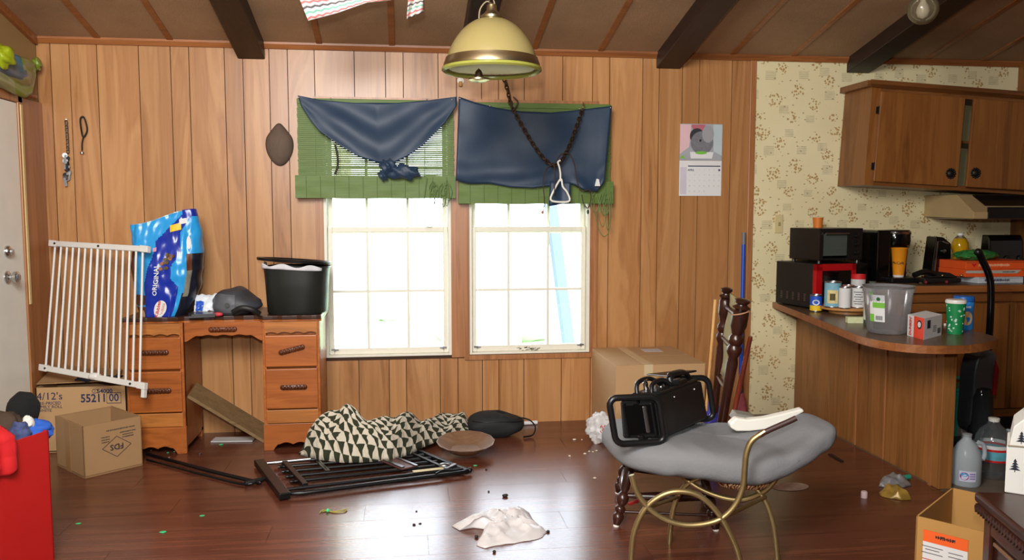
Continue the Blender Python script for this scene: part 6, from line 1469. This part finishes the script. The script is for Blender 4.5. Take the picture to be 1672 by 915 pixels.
# flat boxes
bx_, bxe = kx(1561, 440, 4.50).x, XR-.06
zz = ZC+.001
def flatbox(name, label, x0, x1, y0, y1, h, mat, txt=None, tm=None):
    global zz
    t = thing(name, label, 'box', ((x0+x1)/2, (y0+y1)/2, zz), group=None)
    obj('carton', MB().box(x0, x1, y0, y1, zz, zz+h), mat, t, bevel=.002)
    if txt: strokes(txt, h*.42, Vector((x0+(x1-x0)*.42, y0-.0004, zz+h*.5)), ux, zv, tm, t)
    obj('lid_line', MB().box(x0+.002, x1-.002, y0-.0008, y0, zz+h*.82, zz+h*.86), m_ink, t)
    zz += h+.0008; return t
flatbox('white_flat_box', 'flat white printed box at the bottom of the stack on the worktop', bx_+.07, bx_+.36, 4.40, 4.66, .036, M('white_blue_carton', (196, 202, 210), .6, var=.2, vs=70), .16, m_navyink)
zz_keep = zz
m_pz = M('pizza_orange', (226, 86, 30), .6)
pbx = flatbox('orange_pizza_box', 'lower orange pizza box of the stack with a grey strip', bx_, bx_+.43, 4.42, 4.69, .044, m_pz)
obj('grey_strip', MB().prism([(bx_+.005, 4.4185, zz-.022), (bx_+.33, 4.4185, zz-.026), (bx_+.36, 4.4185, zz-.006), (bx_+.005, 4.4185, zz-.008)], (0, -.0005, 0)), M('strip_grey', (178, 176, 166), .6), pbx)
strokes(.08, .008, Vector((bx_+.28, 4.4178, zz-.017)), ux, zv, m_ink, pbx)
pbx = flatbox('orange_pizza_box', 'upper orange pizza box of the stack with pale lettering', bx_+.003, bx_+.433, 4.42, 4.69, .046, m_pz, .20, M('peach_ink', (240, 180, 140), .6))
obj('heart_print', MB().prism([(bx_+.055, 4.4185, zz-.034), (bx_+.072, 4.4185, zz-.016), (bx_+.064, 4.4185, zz-.012), (bx_+.055, 4.4185, zz-.017), (bx_+.046, 4.4185, zz-.012), (bx_+.038, 4.4185, zz-.016)], (0, -.0005, 0)), m_red, pbx)
gpt = Vector((bx_+.17, 4.56, zz+.028))
tag(obj('green_snack_bag', MB().ball(gpt, (.135, .07, .033), 34, 16, fn=lambda p: 1+.2*nz(p.x*3, p.y*3, p.z*3)+.1*nz(p.x*8, p.y*8, p.z*8)), M('green_foil', (60, 140, 70), .25, .3, var=.6, vs=45), smooth=40), 'crinkled green snack bag lying on the pizza boxes', 'bag')

# ---- vacuum cleaner behind the peninsula end
vY_ = 3.90
vc = thing('upright_vacuum', 'grey and black upright vacuum cleaner behind the peninsula end', 'vacuum', (AY(1600, 690, vY_).x, vY_, 0))
vp = lambda a, b: AY(a, b, vY_)
obj('handle', MB().tube(spline([vp(1598, 411), vp(1604, 425), vp(1614, 447), vp(1618, 470), vp(1617, 520), vp(1613, 580)], 6), .0175, 12), m_blackgloss, vc, smooth=60)
obj('grip_cap', MB().ball(vp(1597, 412), .020, 12, 8), m_black, vc, smooth=60)
body = [vp(1590, 575), vp(1612, 572), vp(1616, 600), vp(1611, 650), vp(1604, 700), vp(1575, 700), vp(1577, 640), vp(1580, 600)]
obj('body', MB().prism([p+Vector((0, -.06, 0)) for p in spline(body, 4, True)], (0, .12, 0)), M('vacuum_grey', (70, 72, 76), .3, .2), vc, bevel=.02, seg=3)
obj('red_panel', MB().prism([p+Vector((.004, -.068, 0)) for p in (vp(1610, 585), vp(1615, 600), vp(1611, 640), vp(1605, 640), vp(1607, 610))], (0, .01, 0)), M('vacuum_red', (120, 14, 20), .3), vc)
fz = AY(1590, 690, vY_)
obj('dust_cup', MB().lathe([(.055, 0), (.06, .02), (.052, .22), (.04, .26), (0, .27)], 24, Vector((fz.x, vY_-.05, .12))), clear('smoke_plastic', (.4, .4, .42), .4, (70, 72, 76)), vc, smooth=50)
obj('head', MB().box(fz.x-.13, fz.x+.13, vY_-.08, vY_+.12, .01, .09), m_black, vc, bevel=.03, seg=4)
# teal bin
tbp = F(1572, 735); tbY = 4.02
tbx0, tbx1 = AY(1545, 650, tbY).x, AY(1588, 650, tbY).x; tz = AY(1570, 640, tbY).z
tl_ = thing('teal_bin', 'teal and black waste bin half hidden behind the peninsula post', 'bin', ((tbx0+tbx1)/2, tbY+.1, 0))
m_teal = M('teal_plastic', (40, 140, 120), .4)
obj('bin_body', MB().box(tbx0, tbx1-.035, tbY, tbY+.2, 0, tz), m_teal, tl_, bevel=.015); obj('bin_side', MB().box(tbx1-.034, tbx1, tbY, tbY+.2, 0, tz), m_black, tl_, bevel=.01)
obj('rim', MB().box(tbx0-.006, tbx1+.006, tbY-.006, tbY+.206, tz, tz+.02), m_teal, tl_, bevel=.006)
obj('handle', MB().tube(spline([(tbx0+.04, tbY+.03, tz+.02), (tbx0+.05, tbY+.03, tz+.065), (tbx1-.05, tbY+.03, tz+.065), (tbx1-.035, tbY+.03, tz+.02)], 6), .010, 10), m_teal, tl_, smooth=60)

# ---- water jugs
def jug(name, label, p, h, r, mat, lab, n=32, waist=0):
    t = thing(name, label, 'jug', p)
    pf = [(0, 0), (r*.93, 0), (r, h*.04), (r, h*.52), (r*.92, h*.64), (r*.62, h*.80), (r*.30, h*.90), (r*.27, h*.955), (0, h*.955)]
    if waist: pf = [(0, 0), (r*.93, 0), (r, h*.04), (r*.97, h*.25), (r, h*.30), (r, h*.56), (r*.96, h*.68), (r*.74, h*.80), (r*.36, h*.90), (r*.30, h*.95), (0, h*.95)]
    obj('jug_body', MB().lathe(pf, n, p), mat, t, smooth=50)
    return t
hdp = F(1571, 797); jp = Vector((hdp.x+.055, hdp.y+.055, 0)); jh = AY(1569, 709, jp.y).z
m_milk = clear('milky_plastic', (.92, .95, .97), .78, (214, 224, 230), .2)
jg = jug('water_jug', 'translucent gallon water jug with a small purple label by the post', jp, jh, .066, m_milk, None)
obj('jug_handle', MB().tube(spline([jp+Vector((.034, -.03, jh*.86)), jp+Vector((.062, -.032, jh*.80)), jp+Vector((.070, -.032, jh*.62)), jp+Vector((.055, -.04, jh*.52))], 6), .010, 10), m_milk, jg, smooth=60)
obj('cap', MB().lathe([(.020, jh*.945), (.021, jh*1.0), (0, jh*1.005)], 16, jp), clear('jug_cap', (.9, .93, .95), .7, (200, 206, 210)), jg, smooth=40)
lj = obj('label', wrap(rect2(-.036, .036, -.025, .025, .0008, 8, 4), lambda x, y, h: cyl(jp, .0665, face(jp)+.15)(x, y+jh*.22, h)), M('lilac_label', (204, 206, 226), .5), jg)
obj('label_emblem', wrap(disc2(.019, 20, .0012), lambda x, y, h: cyl(jp, .0665, face(jp)+.15)(x-.014, y+jh*.22, h)), M('magenta_print', (150, 40, 130), .5), lj); obj('label_emblem', wrap(disc2(.016, 20, .0016, .008), lambda x, y, h: cyl(jp, .0665, face(jp)+.15)(x-.014, y+jh*.25, h)), M('sky_print', (60, 150, 210), .5), lj)
for k in range(3): obj('label_text', wrap(rect2(.008, .032, -.0025, .0025, .0012, 3, 1), lambda x, y, h: cyl(jp, .0665, face(jp)+.15)(x, y+jh*.22+.012-k*.011, h)), M('violet_ink', (120, 100, 170), .6) if k == 0 else bpy.data.materials['violet_ink'], lj)
hdp = F(1612, 783); j2 = Vector((hdp.x+.06, hdp.y+.05, 0)); j2h = AY(1606, 684, j2.y).z
m_clr = clear('clear_pet', (.93, .95, .95), .16, (170, 178, 182), .08)
jg2 = jug('large_water_bottle', 'large clear water bottle with red and blue label behind the gallon jug', j2, j2h, .082, m_clr, None, waist=1)
obj('jug_handle', MB().tube(spline([j2+Vector((.05, -.03, j2h*.80)), j2+Vector((.09, -.03, j2h*.74)), j2+Vector((.10, -.03, j2h*.45)), j2+Vector((.078, -.03, j2h*.30))], 6), .011, 10), m_milk, jg2, smooth=60)
for z0, z1, m_ in ((.30, .335, m_red), (.335, .48, M('label_teal', (90, 160, 176), .5, var=.4, vs=30)), (.48, .52, m_red), (.52, .58, m_paper)): obj('label_band', MB().lathe([(.0825, z0*j2h), (.0832, z0*j2h), (.0832, z1*j2h), (.0825, z1*j2h)], 32, j2, cap=False), m_, jg2, smooth=40)
obj('cap', MB().lathe([(.024, j2h*.95), (.026, j2h*1.0), (.022, j2h*1.01), (0, j2h*1.01)], 18, j2), m_white, jg2, smooth=40)
tag(obj('foil_bag', MB().ball(F(1556, 735)+Vector((.035, -.02, .10)), (.032, .03, .10), 24, 16, fn=lambda p: 1+.3*nz(p.x*3, p.y*3, p.z*3)), M('crinkled_clear_foil', (150, 140, 134), .2, .4, var=.5, vs=30), smooth=30), 'crinkled shiny plastic bag between the post and the bin', 'bag')

# ---- litter by the post
crumple('snack_wrapper', 'crumpled yellow and blue snack wrapper on the floor near the post', 'wrapper', [(1434, 806), (1446, 799), (1462, 803), (1478, 810), (1490, 818), (1470, 818), (1452, 815), (1440, 812)], .05, 6, M('yellow_blue_foil', (150, 120, 50), .35, .2, var=.9, vs=18), 40, 12)
crumple('clear_wrapper', 'crumpled clear wrapper on the floor beside the snack wrapper', 'wrapper', [(1433, 795), (1440, 787), (1456, 784), (1480, 786), (1489, 794), (1470, 799), (1448, 798)], .05, 8, M('silver_film', (150, 152, 156), .25, .5, var=.4, vs=30), 40, 12)
tag(obj('teal_bottle_cap', MB().tube([F(1471, 781, .012), F(1485, 779, .012)], .012, 12), m_teal, smooth=50), 'small teal plastic piece on the floor against the peninsula', 'plastic piece')
p = F(1411, 813); tag(obj('pill_bottle_cap', MB().lathe([(.014, 0), (.014, .026), (.011, .030), (0, .030)], 16, p), M('pinkish_white', (222, 200, 204), .5), smooth=40), 'small white and pink cap standing on the floor right of the stool', 'cap')
tag(obj('dark_strip', MB().bar(F(1355, 742, .003), F(1375, 754, .003), .02, .005), m_blackm), 'dark strip lying on the floor beside the peninsula panel', 'strip')
tag(obj('white_powder', MB().grid(lambda u, v: F(1270+56*v*math.cos(2*PI*u)*.55+20, 795+7*v*math.sin(2*PI*u), .0015+.001*(1-v)), 24, 6, cu=True), M('powder_white', (170, 150, 140), .9, var=.5, vs=40), smooth=60), 'pale smear of powder on the floor right of the stool', 'smear')

# ---- cardboard box, chest and white boxes in the right foreground
cz = .36
c0, c1, c2 = F(1496, 843, cz), F(1592, 866, cz), F(1586, 807, cz)
u_ = (c1-c0); u_.z = 0; u_.normalize(); v_ = Vector((-u_.y, u_.x, 0))
def fz0(p): return Vector((p.x, p.y, 0))
cwid, cdep = .235, .36
bb_ = [fz0(c0), fz0(c0)+u_*cwid, fz0(c0)+u_*cwid+v_*cdep, fz0(c0)+v_*cdep]
ob2 = open_box('open_shipping_box', 'open cardboard shipping box with an orange label in the right foreground', bb_, cz, M('cardboard_tan', (176, 132, 72), .85, var=.06, vs=5))
nf = -v_
def on_f(a, z): return c0+u_*a+nf*.0012+Z3*(z-cz)
ls_ = obj('shipping_label', rect2(-.062, .062, -.07, .07).xf(frame(on_f(.085, cz-.105), u_, Z3)), m_paper, ob2)
obj('orange_header', rect2(-.062, .062, -.018, .018, .0012).xf(frame(on_f(.085, cz-.053), u_, Z3)), m_orange, ls_)
strokes(.055, .012, on_f(.085, cz-.05)+nf*.0012, u_, Z3, m_ink, ls_, gap=.0005)
obj('red_line', rect2(-.062, .062, -.0012, .0012, .0012).xf(frame(on_f(.085, cz-.125), u_, Z3)), m_red, ls_)
for k, (a, z, w_) in enumerate(((.05, .085, .03), (.05, .094, .02), (.115, .088, .02), (.05, .105, .03), (.115, .10, .02), (.115, .150, .03), (.115, .16, .03))): obj('text_line', rect2(-w_, w_, -.0012, .0012, .0012).xf(frame(on_f(a, cz-z), u_, Z3)), bpy.data.materials['grey_print'], ls_)
for k in range(9): obj('barcode_bar', rect2(-.0014, .0014, -.008, .008, .0012).xf(frame(on_f(.036+k*.0052, cz-.152), u_, Z3)), m_ink, ls_)

hz_c = .50
k0, k1 = F(1590, 802, hz_c), F(1680, 876, hz_c)
ax1 = (k1-k0); ax1.z = 0; ax1.normalize(); ax2 = Vector((-ax1.y, ax1.x, 0))
if ax2.x < 0: ax2 = -ax2
L1, L2 = .75, .42
m_chest = wood('dark_carved_wood', (30, 14, 10), (66, 34, 24), 0, .32, 14, 2)
chs = thing('carved_wooden_chest', 'dark carved wooden chest in the right foreground corner', 'chest', fz0(k0)+ax1*L1/2+ax2*L2/2)
def kp_(a, b, z): return fz0(k0)+ax1*a+ax2*b+Z3*z
def kbx(a0, a1, b0, b1, z0, z1): return MB().hexa([kp_(a0, b0, z0), kp_(a1, b0, z0), kp_(a1, b1, z0), kp_(a0, b1, z0), kp_(a0, b0, z1), kp_(a1, b0, z1), kp_(a1, b1, z1), kp_(a0, b1, z1)])
flip = ax1.cross(ax2).z < 0
obj('lid', kbx(0, L1, 0, L2, hz_c-.03, hz_c), m_chest, chs, bevel=.010, seg=3)
obj('lid_moulding', kbx(.012, L1-.012, .012, L2-.012, hz_c-.055, hz_c-.03), m_chest, chs, bevel=.008, seg=3)
obj('chest_body', kbx(.03, L1-.03, .03, L2-.03, .05, hz_c-.055), m_chest, chs)
for a0, a1, z0, z1 in ((.03, .075, .05, hz_c-.055), (L1-.075, L1-.03, .05, hz_c-.055), (.075, L1-.075, hz_c-.10, hz_c-.055), (.075, L1-.075, .05, .11)): obj('panel_rail', kbx(a0, a1, .018, .03, z0, z1), m_chest, chs, bevel=.004)
obj('bead_trim', kbx(.085, L1-.085, .022, .028, hz_c-.125, hz_c-.115), wood('gilded_edge', (90, 64, 40), (130, 96, 62), 0, .4), chs, bevel=.002)
for i in range(44): obj('rope_notch', MB().obox(kp_(.016+i*.0168, .006, hz_c-.043), ax1*.0055+Z3*.006, ax2*.006, (Z3*.008-ax1*.003)), m_chest, chs)
m_carv = wood('carving_wood', (60, 38, 26), (118, 84, 58), 0, .4)
for i in range(14):
    a = .12+i*.04; mb = MB().tube(spline([kp_(a, .026, .14), kp_(a+.02, .020, .20), kp_(a-.008, .018, .26), kp_(a+.022, .020, .31), kp_(a+.005, .024, .35)], 5), .007, 6); obj('carved_scroll', mb, m_carv, chs, smooth=60)
for a, b in ((.05, .05), (L1-.05, .05), (.05, L2-.05), (L1-.05, L2-.05)): obj('foot', MB().lathe([(.02, 0), (.032, .02), (.028, .05)], 14, kp_(a, b, 0)), m_chest, chs, smooth=50)
# white boxes with tree print
w0_ = F(1640, 806, hz_c)
m_wb = M('glossy_white_card', (222, 222, 216), .5, var=.03)
wy = ray(1640, 780); wy.z = 0; wy.normalize(); wx = Vector((wy.y, -wy.x, 0))
m_tree = M('tree_ink', (30, 34, 52), .7)
def tree(c, s, u, v, parent):
    mb = MB()
    for k in range(4): w_ = s*(.16+.10*k); y = s*(.35-.26*k); mb.prism([(-w_, y-.12*s, 0), (w_, y-.12*s, 0), (.0, y+.18*s, 0)], (0, 0, .0006))
    mb.box(-.03*s, .03*s, -.75*s, -.5*s, 0, .0006); obj('tree_print', mb.xf(frame(c, u, v)), m_tree, parent)
wB = w0_+wy*.01; hW = .135
wq = thing('white_gift_box', 'lower white box with dark tree prints standing on the chest', 'box', wB+wx*.1)
obj('carton', MB().obox(wB+wx*.11+wy*.085+Z3*(hW/2), wx*.11, wy*.085, Z3*hW/2), m_wb, wq, bevel=.003)
tree(wB+wx*.022-wy*.001+Z3*.085, .030, wx, Z3, wq); tree(wB+wx*.075-wy*.001+Z3*.05, .030, wx, Z3, wq)
w2 = thing('white_gift_box', 'upper white tree-printed box with a sloping top on the other white box', 'box', wB+wx*.1+Z3*hW)
tpz = wB+Z3*(hW+.001)+wx*.006
obj('carton', MB().prism([tpz, tpz+wx*.21, tpz+wx*.21+Z3*.16, tpz+wx*.08+Z3*.13, tpz+wx*.008+Z3*.055], wy*.16), m_wb, w2, bevel=.003)
tree(tpz+wx*.028-wy*.001+Z3*.03, .028, wx, Z3, w2); tree(tpz+wx*.055-wy*.001+Z3*.085, .028, wx, Z3, w2)
obj('string', MB().tube([tpz-wy*.003+wx*-.004, tpz-wy*.003+wx*.2+Z3*.012], .002, 6), M('twine', (150, 140, 120), .8), w2)
